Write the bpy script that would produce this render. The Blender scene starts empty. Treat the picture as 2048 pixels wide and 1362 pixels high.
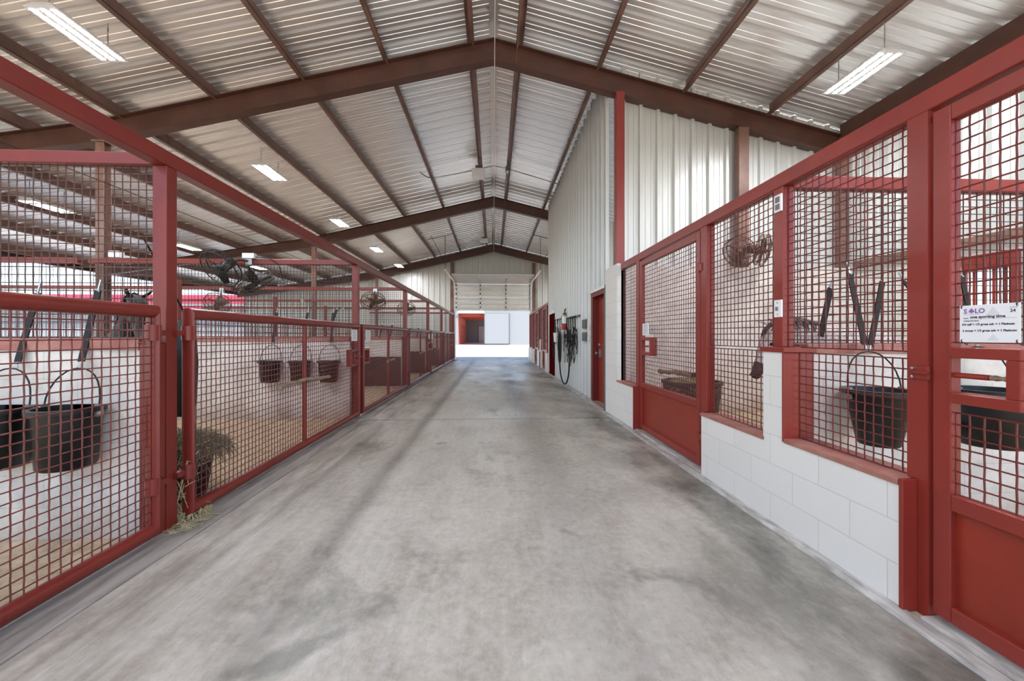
import bpy, bmesh, math, random
from mathutils import Vector, Matrix
rnd = random.Random(7)
C = bpy.context.scene.collection
PI = math.pi

# ------------------------------------------------------------------ materials
def lin(c):
    return tuple(((v/255.)/12.92 if v/255. <= .04045 else ((v/255.+.055)/1.055)**2.4) for v in c) + (1.,)

def mat(name, rgb, rough=.5, metal=0., var=0., scale=6., bump=0., bscale=60., stretch=None, emit=None, es=1., rgb2=None, rvar=0., coat=0.):
    m = bpy.data.materials.new(name); m.use_nodes = True
    nt = m.node_tree; b = nt.nodes['Principled BSDF']; L = nt.links.new
    b.inputs['Base Color'].default_value = lin(rgb); b.inputs['Roughness'].default_value = rough
    b.inputs['Metallic'].default_value = metal
    if coat: b.inputs['Coat Weight'].default_value = coat
    if emit: b.inputs['Emission Color'].default_value = lin(emit); b.inputs['Emission Strength'].default_value = es
    if var or rgb2 or bump or rvar:
        g = nt.nodes.new('ShaderNodeNewGeometry'); mp = nt.nodes.new('ShaderNodeMapping'); L(g.outputs['Position'], mp.inputs[0])
        if stretch: mp.inputs['Scale'].default_value = stretch
        n = nt.nodes.new('ShaderNodeTexNoise'); n.inputs['Scale'].default_value = scale; n.inputs['Detail'].default_value = 6; n.inputs['Roughness'].default_value = .62
        L(mp.outputs[0], n.inputs['Vector'])
        if var or rgb2:
            r = nt.nodes.new('ShaderNodeValToRGB'); L(n.outputs['Fac'], r.inputs[0])
            c2 = rgb2 or tuple(max(0, v*(1-var)) for v in rgb)
            r.color_ramp.elements[0].position = .36; r.color_ramp.elements[1].position = .62
            r.color_ramp.elements[0].color = lin(c2); r.color_ramp.elements[1].color = lin(rgb)
            L(r.outputs[0], b.inputs['Base Color'])
        if rvar:
            mr = nt.nodes.new('ShaderNodeMapRange'); L(n.outputs['Fac'], mr.inputs[0]); mr.inputs[1].default_value = .3; mr.inputs[2].default_value = .7
            mr.inputs[3].default_value = rough-rvar; mr.inputs[4].default_value = rough+rvar; L(mr.outputs[0], b.inputs['Roughness'])
        if bump:
            n2 = nt.nodes.new('ShaderNodeTexNoise'); n2.inputs['Scale'].default_value = bscale; n2.inputs['Detail'].default_value = 5; L(mp.outputs[0], n2.inputs['Vector'])
            bp = nt.nodes.new('ShaderNodeBump'); bp.inputs['Strength'].default_value = bump; bp.inputs['Distance'].default_value = .02
            L(n2.outputs['Fac'], bp.inputs['Height']); L(bp.outputs[0], b.inputs['Normal'])
    return m

def block_mat(name, rgb, axis, dirt=None, mortar=.55, rowoff=0.):
    """painted concrete block: axis 'x' for walls running along x, 'y' for walls running along y"""
    m = bpy.data.materials.new(name); m.use_nodes = True
    nt = m.node_tree; b = nt.nodes['Principled BSDF']; L = nt.links.new; N = nt.nodes.new
    b.inputs['Roughness'].default_value = .62
    g = N('ShaderNodeNewGeometry'); s = N('ShaderNodeSeparateXYZ'); c = N('ShaderNodeCombineXYZ'); L(g.outputs['Position'], s.inputs[0])
    L(s.outputs['X' if axis == 'x' else 'Y'], c.inputs[0]); L(s.outputs['Z'], c.inputs[1])
    br = N('ShaderNodeTexBrick'); L(c.outputs[0], br.inputs['Vector'])
    br.inputs['Scale'].default_value = 1.; br.inputs['Brick Width'].default_value = .406; br.inputs['Row Height'].default_value = .203
    br.inputs['Mortar Size'].default_value = .003; br.inputs['Mortar Smooth'].default_value = .6
    br.inputs['Color1'].default_value = lin(rgb); br.inputs['Color2'].default_value = lin(tuple(v*.985 for v in rgb))
    br.inputs['Mortar'].default_value = lin(tuple(v*(.8+.2*(1-mortar)) for v in rgb))
    col = br.outputs['Color']
    if dirt:
        n = N('ShaderNodeTexNoise'); n.inputs['Scale'].default_value = 3.2; n.inputs['Detail'].default_value = 9; n.inputs['Roughness'].default_value = .7
        L(g.outputs['Position'], n.inputs['Vector'])
        r = N('ShaderNodeValToRGB'); r.color_ramp.elements[0].position = .42; r.color_ramp.elements[1].position = .68
        r.color_ramp.elements[0].color = (0, 0, 0, 1); r.color_ramp.elements[1].color = (.75, .75, .75, 1); L(n.outputs['Fac'], r.inputs[0])
        mx = N('ShaderNodeMix'); mx.data_type = 'RGBA'; L(r.outputs[0], mx.inputs['Factor']); L(col, mx.inputs['A']); mx.inputs['B'].default_value = lin(dirt)
        # splash of dirt low on the wall
        mr = N('ShaderNodeMapRange'); L(s.outputs['Z'], mr.inputs[0]); mr.inputs[1].default_value = .3; mr.inputs[2].default_value = .0; mr.inputs[3].default_value = 0; mr.inputs[4].default_value = 1.2
        mu = N('ShaderNodeMath'); mu.operation = 'MULTIPLY'; L(mr.outputs[0], mu.inputs[0]); L(n.outputs['Fac'], mu.inputs[1])
        m2 = N('ShaderNodeMix'); m2.data_type = 'RGBA'; L(mu.outputs[0], m2.inputs['Factor']); L(mx.outputs['Result'], m2.inputs['A']); m2.inputs['B'].default_value = lin((150, 128, 104))
        col = m2.outputs['Result']
    L(col, b.inputs['Base Color'])
    n2 = N('ShaderNodeTexNoise'); n2.inputs['Scale'].default_value = 55; L(g.outputs['Position'], n2.inputs['Vector'])
    ad = N('ShaderNodeMath'); ad.operation = 'MULTIPLY_ADD'; L(br.outputs['Fac'], ad.inputs[0]); ad.inputs[1].default_value = -1.2
    sc = N('ShaderNodeMath'); sc.operation = 'MULTIPLY'; L(n2.outputs['Fac'], sc.inputs[0]); sc.inputs[1].default_value = .35; L(sc.outputs[0], ad.inputs[2])
    bp = N('ShaderNodeBump'); bp.inputs['Strength'].default_value = .35; bp.inputs['Distance'].default_value = .006
    L(ad.outputs[0], bp.inputs['Height']); L(bp.outputs[0], b.inputs['Normal'])
    return m

def concrete_mat():
    m = bpy.data.materials.new('concrete_floor'); m.use_nodes = True
    nt = m.node_tree; b = nt.nodes['Principled BSDF']; L = nt.links.new; N = nt.nodes.new
    g = N('ShaderNodeNewGeometry'); sp = N('ShaderNodeSeparateXYZ'); L(g.outputs['Position'], sp.inputs[0])
    def noise(scale, st=(1, 1, 1), det=6, ro=.6, off=(0, 0, 0), dist=0.):
        mp = N('ShaderNodeMapping'); mp.inputs['Scale'].default_value = st; mp.inputs['Location'].default_value = off; L(g.outputs['Position'], mp.inputs[0])
        n = N('ShaderNodeTexNoise'); n.inputs['Scale'].default_value = scale; n.inputs['Detail'].default_value = det; n.inputs['Roughness'].default_value = ro
        n.inputs['Distortion'].default_value = dist; L(mp.outputs[0], n.inputs['Vector']); return n.outputs['Fac']
    def ramp(f, a, bb, ca=(0, 0, 0, 1), cb=(1, 1, 1, 1)):
        r = N('ShaderNodeValToRGB'); r.color_ramp.elements[0].position = a; r.color_ramp.elements[1].position = bb
        r.color_ramp.elements[0].color = ca; r.color_ramp.elements[1].color = cb; L(f, r.inputs[0]); return r.outputs[0]
    def mix(f, A, B, k=None):
        x = N('ShaderNodeMix'); x.data_type = 'RGBA'
        if k is not None:
            q = N('ShaderNodeMath'); q.operation = 'MULTIPLY'; L(f, q.inputs[0]); q.inputs[1].default_value = k; f = q.outputs[0]
        L(f, x.inputs['Factor'])
        for s, v in (('A', A), ('B', B)):
            if isinstance(v, tuple): x.inputs[s].default_value = v
            else: L(v, x.inputs[s])
        return x.outputs['Result']
    col = ramp(noise(.75, (1, .45, 1), 9, .68, (3.1, 0, 0)), .3, .7, lin((160, 153, 139)), lin((196, 190, 177)))
    col = mix(ramp(noise(2.3, (1.3, .7, 1), 9, .74, (0, 4.3, 0)), .47, .7), col, lin((138, 126, 113)), .85)      # worn brownish blotches
    col = mix(ramp(noise(17, (1, 1, 1), 6, .7), .42, .66), col, lin((214, 208, 202)), .35)                          # fine mottling
    col = mix(ramp(noise(24, (1, .8, 1), 5, .7, (4, 2, 0)), .5, .72), col, lin((142, 133, 126)), .4)
    col = mix(ramp(noise(20, (1.4, .1, 1), 4, .6), .5, .78), col, lin((222, 216, 210)), .18)                       # broom streaks along the aisle
    # damp greenish grey band beside the right wall
    mr = N('ShaderNodeMapRange'); L(sp.outputs['X'], mr.inputs[0]); mr.inputs[1].default_value = .85; mr.inputs[2].default_value = 1.65
    mm = N('ShaderNodeMath'); mm.operation = 'MULTIPLY'; L(mr.outputs[0], mm.inputs[0]); L(ramp(noise(1.4, (1, .55, 1), 8, .68, (1, 2.2, 0)), .4, .62), mm.inputs[1])
    col = mix(mm.outputs[0], col, lin((80, 80, 72)), .9)
    # brownish traffic dirt beside the left gates
    mr = N('ShaderNodeMapRange'); L(sp.outputs['X'], mr.inputs[0]); mr.inputs[1].default_value = -.9; mr.inputs[2].default_value = -1.85
    mm = N('ShaderNodeMath'); mm.operation = 'MULTIPLY'; L(mr.outputs[0], mm.inputs[0]); L(ramp(noise(7, (1.5, .16, 1), 7, .65), .36, .66), mm.inputs[1])
    col = mix(mm.outputs[0], col, lin((116, 102, 91)), .8)
    col = mix(ramp(noise(1.15, (1, .8, 1), 8, .6, (8.3, 1.2, 0), .8), .6, .69), col, lin((108, 106, 97)), .7)   # stains
    col = mix(ramp(noise(150, (1, 1, 1), 2, .5), .69, .74), col, lin((230, 224, 214)), .6)                        # grit
    col = mix(ramp(noise(110, (1, 1, 1), 2, .5, (2, 7, 0)), .70, .76), col, lin((80, 75, 70)), .6)
    L(col, b.inputs['Base Color'])
    rr = N('ShaderNodeMapRange'); L(noise(1.3, (1, .6, 1), 5, .6, (2, 2, 2)), rr.inputs[0]); rr.inputs[1].default_value = .3; rr.inputs[2].default_value = .7; rr.inputs[3].default_value = .26; rr.inputs[4].default_value = .52
    L(rr.outputs[0], b.inputs['Roughness'])
    bp = N('ShaderNodeBump'); bp.inputs['Strength'].default_value = .18; bp.inputs['Distance'].default_value = .01
    L(noise(70, (1.2, .3, 1), 5, .65), bp.inputs['Height']); L(bp.outputs[0], b.inputs['Normal'])
    return m

M = {}
M['red'] = mat('red_steel_paint', (142, 48, 38), .33, var=.06, scale=3, bump=.03, bscale=90)
M['redl'] = mat('brownish_red_steel', (122, 41, 33), .33, var=.08, scale=3, bump=.03, bscale=90)
M['mesh'] = mat('red_mesh_paint', (116, 50, 44), .42, var=.18, scale=9)
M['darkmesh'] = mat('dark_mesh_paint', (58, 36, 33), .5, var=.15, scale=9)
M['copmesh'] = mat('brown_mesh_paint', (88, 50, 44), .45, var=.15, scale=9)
M['dustred'] = mat('dusty_red_cap', (156, 92, 82), .6, rgb2=(170, 120, 106), scale=7, bump=.08)
M['brown'] = mat('brown_primer_steel', (134, 100, 86), .42, var=.2, scale=3, rvar=.08)
M['brownd'] = mat('dark_brown_steel', (94, 60, 48), .45, var=.15, scale=3)
M['roof'] = mat('galvalume_roof', (250, 250, 250), .27, .68)
M['ribbed'] = mat('ribbed_wall_sheet', (208, 208, 204), .4, .3)
M['blocky'] = block_mat('white_block_along_aisle', (232, 230, 226), 'y')
M['blockx'] = block_mat('white_block_divider', (222, 214, 205), 'x', (176, 168, 160))
M['blockside'] = block_mat('white_block_side', (226, 220, 212), 'y', (182, 174, 166))
M['sand'] = mat('stall_sand', (204, 184, 156), .95, rgb2=(174, 152, 122), scale=9, bump=.8, bscale=120)
M['shav'] = mat('outdoor_ground', (214, 206, 194), .9, rgb2=(194, 186, 174), scale=.6, bump=.3, bscale=25)
M['concrete'] = concrete_mat()
M['curb'] = mat('curb_concrete', (158, 150, 144), .6, rgb2=(116, 108, 102), scale=5, stretch=(3, .3, 1), bump=.15)
M['wcurb'] = mat('pale_curb', (206, 202, 196), .6, rgb2=(150, 146, 140), scale=5, stretch=(4, .8, 1), bump=.2)
M['black'] = mat('black_rubber', (13, 13, 14), .42, var=.3, scale=8, rvar=.1)
M['strap'] = mat('black_webbing', (12, 12, 13), .7)
M['zinc'] = mat('zinc_metal', (178, 178, 178), .32, .9)
M['white'] = mat('white_enamel', (238, 238, 236), .4)
M['paper'] = mat('white_paper', (236, 236, 238), .6)
M['ink'] = mat('black_marker_ink', (34, 32, 36), .7)
M['purple'] = mat('purple_print', (142, 104, 160), .7)
M['greyp'] = mat('grey_print', (120, 120, 124), .7)
M['lamp'] = mat('led_lens', (255, 255, 255), .3, emit=(246, 249, 255), es=125.)
M['lampb'] = mat('fixture_body', (226, 226, 225), .4)
M['wood'] = mat('weathered_branch', (160, 138, 116), .85, rgb2=(120, 100, 84), scale=30, bump=.5, bscale=80)
M['hay'] = mat('grass_hay', (158, 160, 130), .9, rgb2=(96, 104, 80), scale=40)
M['straw'] = mat('pale_straw', (188, 172, 132), .9, rgb2=(150, 138, 104), scale=40)
M['fanblk'] = mat('fan_black', (34, 32, 32), .45)
M['fantan'] = mat('dusty_fan_wire', (112, 86, 70), .6, rgb2=(70, 52, 44), scale=20)
M['drdoor'] = mat('dark_red_door', (74, 14, 12), .9)
M['drdoor'].node_tree.nodes['Principled BSDF'].inputs['Specular IOR Level'].default_value = 0
M['grey'] = mat('grey_panel_paint', (96, 98, 100), .5)
M['doorred'] = mat('door_red', (148, 48, 30), .38, var=.08, scale=4)
M['jamb'] = mat('jamb_red', (112, 30, 24), .45)
M['glass'] = mat('dark_door_glass', (86, 74, 82), .08)
M['odoor'] = mat('overhead_door_skin', (232, 230, 226), .5, var=.03)
M['conduit'] = mat('grey_conduit', (150, 146, 140), .4, .6)
M['kick'] = mat('dark_kick_board', (62, 34, 28), .6, rgb2=(44, 26, 22), scale=6)
M['greyhorse'] = mat('grey_horse_coat', (214, 206, 202), .7, rgb2=(158, 144, 142), scale=34, bump=.1, bscale=90)
M['muzzle'] = mat('dark_muzzle', (62, 50, 50), .6)
M['darkhorse'] = mat('black_horse_coat', (17, 15, 15), .55, var=.25, scale=14)
M['mane'] = mat('dark_mane', (92, 80, 78), .7, var=.4, scale=40, stretch=(1, 1, .2))
M['barnwhite'] = mat('barn_white_sheet', (150, 151, 152), .6)
M['barnred'] = mat('barn_bright_red', (216, 66, 92), .6, var=.06, scale=1)
M['barnin'] = mat('barn_interior_red', (190, 92, 76), .6, var=.1, scale=1)
M['barngrey'] = mat('barn_interior_grey', (110, 114, 118), .6)
M['exred'] = mat('extinguisher_red', (176, 26, 34), .4)
M['extan'] = mat('extinguisher_brown', (120, 88, 62), .6)
M['rope'] = mat('dark_rope', (52, 46, 44), .8, var=.3, scale=30)
M['greyrope'] = mat('grey_rope', (146, 142, 138), .8)
M['sill'] = mat('door_threshold', (186, 182, 176), .4, .5)

# ------------------------------------------------------------------ mesh builder
class MB:
    def __init__(s): s.v = []; s.f = []
    def add(s, vs, fs):
        o = len(s.v); s.v += [tuple(p) for p in vs]; s.f += [tuple(i+o for i in f) for f in fs]; return s
    def hexa(s, p):   # p: 4 bottom then 4 top, same winding
        return s.add(p, [(3, 2, 1, 0), (4, 5, 6, 7), (0, 1, 5, 4), (1, 2, 6, 5), (2, 3, 7, 6), (3, 0, 4, 7)])
    def box(s, x0, x1, y0, y1, z0, z1):
        x0, x1 = sorted((x0, x1)); y0, y1 = sorted((y0, y1)); z0, z1 = sorted((z0, z1))
        return s.hexa([(x0, y0, z0), (x1, y0, z0), (x1, y1, z0), (x0, y1, z0), (x0, y0, z1), (x1, y0, z1), (x1, y1, z1), (x0, y1, z1)])
    def tube(s, pts, r, n=6, closed=False, flat=None, up=None):
        """r: radius or list; flat: (a,b) half sizes for a flat strap section"""
        P = [Vector(p) for p in pts]; m = len(P); rings = []; prev = None
        for i in range(m):
            a = P[(i-1) % m] if (closed or i) else P[i]; b = P[(i+1) % m] if (closed or i < m-1) else P[i]
            t = (b-a)
            if t.length < 1e-9: t = Vector((0, 0, 1))
            t.normalize()
            if prev is None:
                ref = Vector(up) if up else (Vector((0, 0, 1)) if abs(t.z) < .9 else Vector((0, 1, 0)))
                u = t.cross(ref).normalized()
            else:
                u = (prev - t*prev.dot(t))
                u = u.normalized() if u.length > 1e-6 else t.orthogonal().normalized()
            prev = u; w = t.cross(u)
            k = 1.
            if (closed or 0 < i < m-1):
                d1 = (P[i]-a); d2 = (b-P[i])
                if d1.length > 1e-9 and d2.length > 1e-9: k = 1/max(.5, math.cos(d1.angle(d2)/2))
            rr = r[i] if isinstance(r, (list, tuple)) else r
            ring = []
            for j in range(n):
                an = 2*PI*(j+.5)/n
                if flat: ring.append(P[i] + u*math.copysign(flat[0], math.cos(an)) + w*math.copysign(flat[1], math.sin(an)))
                else: ring.append(P[i] + (u*math.cos(an) + w*math.sin(an))*rr*(k if m < 8 else 1))
            rings.append(ring)
        vs = [q for ring in rings for q in ring]; fs = []
        for i in range(m if closed else m-1):
            a = i*n; b = ((i+1) % m)*n
            for j in range(n): fs.append((a+j, a+(j+1) % n, b+(j+1) % n, b+j))
        if not closed: fs.append(tuple(range(n-1, -1, -1))); fs.append(tuple((m-1)*n+j for j in range(n)))
        return s.add(vs, fs)
    def lathe(s, prof, c=(0, 0, 0), n=24, mod=None):
        vs = []; fs = []
        for (r, z) in prof:
            for j in range(n):
                a = 2*PI*j/n; p = (r*math.cos(a), r*math.sin(a), z)
                if mod: p = mod(p)
                vs.append((p[0]+c[0], p[1]+c[1], p[2]+c[2]))
        for i in range(len(prof)-1):
            for j in range(n): fs.append((i*n+j, i*n+(j+1) % n, (i+1)*n+(j+1) % n, (i+1)*n+j))
        fs.append(tuple(range(n-1, -1, -1)))
        if prof[-1][0] > 1e-4: fs.append(tuple((len(prof)-1)*n+j for j in range(n)))
        return s.add(vs, fs)
    def prism(s, poly, axis, a, b):
        """poly of 2d points; axis 'x': (y,z), 'y': (x,z), 'z': (x,y)"""
        def P(q, t): return {'x': (t, q[0], q[1]), 'y': (q[0], t, q[1]), 'z': (q[0], q[1], t)}[axis]
        n = len(poly); vs = [P(q, a) for q in poly]+[P(q, b) for q in poly]
        fs = [tuple(range(n-1, -1, -1)), tuple(range(n, 2*n))]+[(i, (i+1) % n, n+(i+1) % n, n+i) for i in range(n)]
        return s.add(vs, fs)
    def xf(s, mtx): s.v = [tuple(mtx @ Vector(p)) for p in s.v]; return s
    def build(s, name, m, parent=None, smooth=False, bev=0.):
        me = bpy.data.meshes.new(name); o = bpy.data.objects.new(name, me); C.objects.link(o)
        off = Vector((0, 0, 0)); q = parent
        while q is not None: off += q.location; q = q.parent
        me.from_pydata([tuple(Vector(p)-off) for p in s.v], [], s.f); me.update()
        bm = bmesh.new(); bm.from_mesh(me); bmesh.ops.recalc_face_normals(bm, faces=bm.faces); bm.to_mesh(me); bm.free()
        me.materials.append(m if not isinstance(m, str) else M[m])
        if smooth:
            for p in me.polygons: p.use_smooth = True
            me.set_sharp_from_angle(angle=math.radians(40))
        if bev:
            b = o.modifiers.new('edge', 'BEVEL'); b.width = bev; b.segments = 2; b.limit_method = 'ANGLE'; b.harden_normals = False
        o.parent = parent
        return o

def tag(o, label=None, cat=None, group=None, kind=None):
    if label: o['label'] = label
    if cat: o['category'] = cat
    if group: o['group'] = group
    if kind: o['kind'] = kind
    return o
def thing(name, label, cat, loc=(0, 0, 0), group=None):
    o = bpy.data.objects.new(name, None); C.objects.link(o); o.location = loc; o.empty_display_size = .1
    return tag(o, label, cat, group)
def struct(o, label=None, cat=None): return tag(o, label, cat, None, 'structure')
def copy_tree(o, parent=None):
    c = o.copy(); C.objects.link(c); c.parent = parent
    for ch in list(o.children): copy_tree(ch, c)
    return c

def grid(mb, axis, c, a0, a1, z0, z1, r=.0036, crimp=True, hole=None, p=.0508, n=5, fine=True):
    """woven wire in the plane axis=c; a is y (axis x) or x (axis y); hole=(a0,a1,z0,z1)"""
    na = max(1, round((a1-a0)/p)); nz = max(1, round((z1-z0)/p)); pa = (a1-a0)/na; pz = (z1-z0)/nz
    def pt(a, z, o): return (c+o, a, z) if axis == 'x' else (a, c+o, z)
    def run(pts, d):
        if len(pts) < 2: return
        if crimp: mb.tube(pts, r, n)
        else: mb.tube([pts[0], pts[-1]], r, 4)
    for i in range(na+1):                       # uprights
        a = a0+i*pa; seg = []
        for j in range(nz+1):
            z = z0+j*pz
            o = (r*.3 if (i+j) % 2 else -r*.3) if crimp else r
            if hole and hole[0] < a < hole[1] and hole[2] < z < hole[3]:
                run(seg, 0); seg = []; continue
            seg.append(pt(a, z, o))
        run(seg, 0)
    for j in range(nz+1):                       # cross wires
        z = z0+j*pz; seg = []
        for i in range(na+1):
            a = a0+i*pa
            o = (-r*.3 if (i+j) % 2 else r*.3) if crimp else -r
            if hole and hole[0] < a < hole[1] and hole[2] < z < hole[3]:
                run(seg, 1); seg = []; continue
            seg.append(pt(a, z, o))
        run(seg, 1)
    return mb

# ------------------------------------------------------------------ roof geometry
SL, SL2, BRK, RZ = .243, .165, 6.3, 6.45
def roofz(x):
    a = abs(x)
    if x < 0 and a > BRK: return RZ-SL*BRK-SL2*(a-BRK)
    return RZ-SL*a
Y0, Y1 = -2.4, 22.1
RIB = [(0, 0), (.014, .055), (.062, .055), (.076, 0), (.125, 0), (.131, .008), (.149, .008), (.155, 0), (.222, 0), (.228, .008), (.246, .008), (.252, 0)]
mb = MB(); ys = []
k = 0
while Y0+k*.305 < Y1:
    ys += [(Y0+k*.305+a, h) for a, h in RIB]; k += 1
xs = [-13.8, -BRK, 0., 6.35]
vs = []; fs = []
for (y, h) in ys:
    for x in xs: vs.append((x, y, roofz(x)+h))
w = len(xs)
for i in range(len(ys)-1):
    for j in range(w-1): fs.append((i*w+j, i*w+j+1, (i+1)*w+j+1, (i+1)*w+j))
mb.add(vs, fs)
struct(mb.build('ceiling', 'roof'), 'ribbed galvalume roof sheeting over the barn aisle and stalls', 'ceiling')
# ridge flashing strip
mb = MB(); mb.hexa([(-.07, Y0, RZ-.07*SL-.012), (0, Y0, RZ-.012), (0, Y1, RZ-.012), (-.07, Y1, RZ-.07*SL-.012), (-.07, Y0, RZ-.07*SL-.004), (0, Y0, RZ-.004), (0, Y1, RZ-.004), (-.07, Y1, RZ-.07*SL-.004)])
mb.hexa([(.07, Y0, RZ-.07*SL-.012), (0, Y0, RZ-.012), (0, Y1, RZ-.012), (.07, Y1, RZ-.07*SL-.012), (.07, Y0, RZ-.07*SL-.004), (0, Y0, RZ-.004), (0, Y1, RZ-.004), (.07, Y1, RZ-.07*SL-.004)])
struct(mb.build('trim_1', 'roof'), 'metal ridge flashing under the roof peak', 'trim')

ORD = ['first', 'second', 'third', 'fourth', 'fifth', 'sixth', 'seventh', 'eighth', 'ninth', 'tenth']
def purlin(x, y0, y1, label):
    s = -1 if x < 0 else 1
    z = roofz(x)-.004; d = .205; t = .006
    m1 = MB(); m1.box(x-t/2, x+t/2, y0, y1, z-d, z)
    m1.box(x, x+s*-.075, y0, y1, z-d, z-d+t); m1.box(x, x+s*.06, y0, y1, z-t-.016, z-.016)
    m1.box(x+s*-.075, x+s*-.07, y0, y1, z-d, z-d+.018)
    tag(m1.build('roof_purlin', 'brown'), label, 'roof purlin', 'roof purlins running along the barn')
for i, x in enumerate([-.39, -1.8, -3.15, -4.55, -6.0, -7.4, -8.8, -10.2, -11.6, -13.2]):
    purlin(x, Y0, 21.7, ('brown roof purlin just left of the ridge, running the length of the barn' if i == 0 else 'long brown roof purlin, %s one left of the ridge' % ORD[i]))
purlin(.45, Y0, 21.7, 'brown roof purlin just right of the ridge, running the length of the barn')
purlin(1.81, Y0, 21.7, 'brown roof purlin along the top of the tall ribbed wall')
purlin(3.28, Y0, 6.55, 'third brown purlin right of the ridge, with a metal conduit fixed to it')
purlin(4.75, Y0, 6.55, 'brown purlin above the bright hanging light on the right')
mb = MB(); mb.box(6.02, 6.05, Y0, 6.55, roofz(6.05)-.32, roofz(6.05)-.02); mb.box(6.02, 6.12, Y0, 6.55, roofz(6.05)-.32, roofz(6.05)-.31)
tag(mb.build('eave_beam', 'brownd'), 'dark brown eave beam on top of the right outer wall', 'beam')
mb = MB(); mb.box(-13.6, -13.5, Y0, 21.7, roofz(-13.55)-.26, roofz(-13.55)-.02); mb.box(-13.6, -13.45, Y0, 21.7, roofz(-13.55)-.27, roofz(-13.55)-.25)
tag(mb.build('eave_beam', 'brownd'), 'low brown eave beam at the far left edge of the roof', 'beam')

def rafter(y, label, xr=6.05):
    f = .085; t = .012
    segs = [(-13.5, -BRK, .2, .33), (-BRK, 0, .33, .35), (0, xr, .35, .33)]
    m1 = MB()
    for xa, xb, da, db in segs:
        za, zb = roofz(xa)-.204, roofz(xb)-.204
        def sb(za1, za0, zb1, zb0, ya, yb):
            m1.hexa([(xa, ya, za0), (xb, ya, zb0), (xb, yb, zb0), (xa, yb, za0), (xa, ya, za1), (xb, ya, zb1), (xb, yb, zb1), (xa, yb, za1)])
        sb(za, za-da, zb, zb-db, y-.006, y+.006)
        sb(za, za-t, zb, zb-t, y-f, y+f)
        sb(za-da, za-da-t, zb-db, zb-db-t, y-f, y+f)
    tag(m1.build('roof_rafter', 'brownd'), label, 'roof rafter', 'peaked steel rafters across the aisle')
rafter(6.6, 'largest peaked brown steel rafter, nearest one spanning the whole barn')
rafter(14.0, 'middle peaked brown rafter, meeting the end of the tall ribbed wall', 1.97)
rafter(21.35, 'farthest peaked brown rafter against the end wall above the overhead door', 3.2)

def post(name, x0, x1, y0, y1, z0, z1, m, label, cat='post', group=None, bev=.006, plate=False):
    t = MB().box(x0, x1, y0, y1, z0, z1).build(name, m, bev=bev)
    tag(t, label, cat, group); return t
for y, l in ((6.6, 'brown steel column behind the first stall screen, under the nearest rafter'), (14.0, 'brown column under the middle rafter, behind the gate with the branch'), (21.35, 'brown column against the end wall, under the farthest rafter')):
    c = MB(); x = -6.25; c.box(x-.065, x+.065, y-.065, y-.055, 0, roofz(x)-.55); c.box(x-.065, x+.065, y+.055, y+.065, 0, roofz(x)-.55); c.box(x-.006, x+.006, y-.06, y+.06, 0, roofz(x)-.55); c.box(x-.1, x+.1, y-.1, y+.1, roofz(x)-.56, roofz(x)-.535)
    tag(c.build('steel_column', 'brown'), l, 'column', 'brown columns of the left stall row')
c = MB(); c.box(-12.2, -12.03, 9.6, 9.8, 0, roofz(-12.1)-.2)
tag(c.build('steel_column', 'brown'), 'outer brown column at the far left under the low roof', 'column', 'brown columns of the left stall row')
c = MB(); x = -12.1; c.box(x-.085, x+.085, 21.2, 21.4, 0, roofz(x)-.42)
post('steel_column', 4.18, 4.36, 6.5, 6.62, 2.46, roofz(4.27)-.55, 'brown', 'brown column up the inner ribbed wall behind the right wall fan', 'column')
post('steel_column', 6.0, 6.14, 6.5, 6.62, 2.46, roofz(6.1)-.33, 'brown', 'brown corner column where the two right ribbed walls meet', 'column')
post('steel_post', 2.05, 2.19, 6.46, 6.6, 2.42, roofz(2.12)-.55, 'red', 'tall red post from the stall front up to the nearest rafter')
post('steel_post', 2.02, 2.14, 13.9, 14.0, 0, roofz(2.1)-.55, 'red', 'thin red post at the far end of the tall ribbed wall')

# ------------------------------------------------------------------ ribbed walls
def ribbed(name, axis, c, a0, a1, z0, top, out, label, first=0.):
    """vertical ribbed sheet; axis 'x' -> plane x=c running along y. out: +1/-1 rib direction"""
    pts = []; k = 0
    a = a0+first
    while a < a1:
        for u, h in RIB:
            if a0 <= a+u <= a1: pts.append((a+u, h))
        a += .305
    pts = [(a0, 0)]+[q for q in pts if a0+.001 < q[0] < a1-.001]+[(a1, 0)]
    m1 = MB(); vs = []; fs = []
    for a, h in pts:
        zt = top(a) if callable(top) else top
        for z in (z0, zt): vs.append((c+out*h, a, z) if axis == 'x' else (a, c+out*h, z))
    for i in range(len(pts)-1): fs.append((2*i, 2*i+2, 2*i+3, 2*i+1))
    m1.add(vs, fs)
    o = m1.build(name, 'ribbed'); return struct(o, label, 'wall')
WX = 2.0
ribbed('wall_right', 'x', WX, 7.72, 13.9, .02, roofz(2.0)-.01, -1, 'tall ribbed metal wall on the right of the aisle, holding the tack hooks')
ribbed('wall_over_door', 'x', WX, 6.72, 7.72, 2.15, roofz(2.0)-.01, -1, 'ribbed metal wall above the red side door')
ribbed('wall_gable', 'y', 6.7, 2.2, 6.2, 2.45, lambda x: roofz(x)-.01, -1, 'ribbed metal gable wall above the right stall')
ribbed('wall_side', 'x', 6.2, -1.5, 6.7, 2.45, roofz(6.2)-.01, -1, 'ribbed outer wall on the far side of the right stalls')
ribbed('wall_back_left', 'y', 21.8, -13.4, -2.15, .0, lambda x: roofz(x)-.01, -1, 'ribbed end wall to the left of the overhead door')
ribbed('wall_back_right', 'y', 21.8, 2.12, 6.2, .0, lambda x: roofz(x)-.01, -1, 'ribbed end wall to the right of the overhead door')
ribbed('wall_back_top', 'y', 21.8, -2.15, 2.12, 4.45, lambda x: roofz(x)-.01, -1, 'ribbed end wall above the overhead door')
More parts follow.
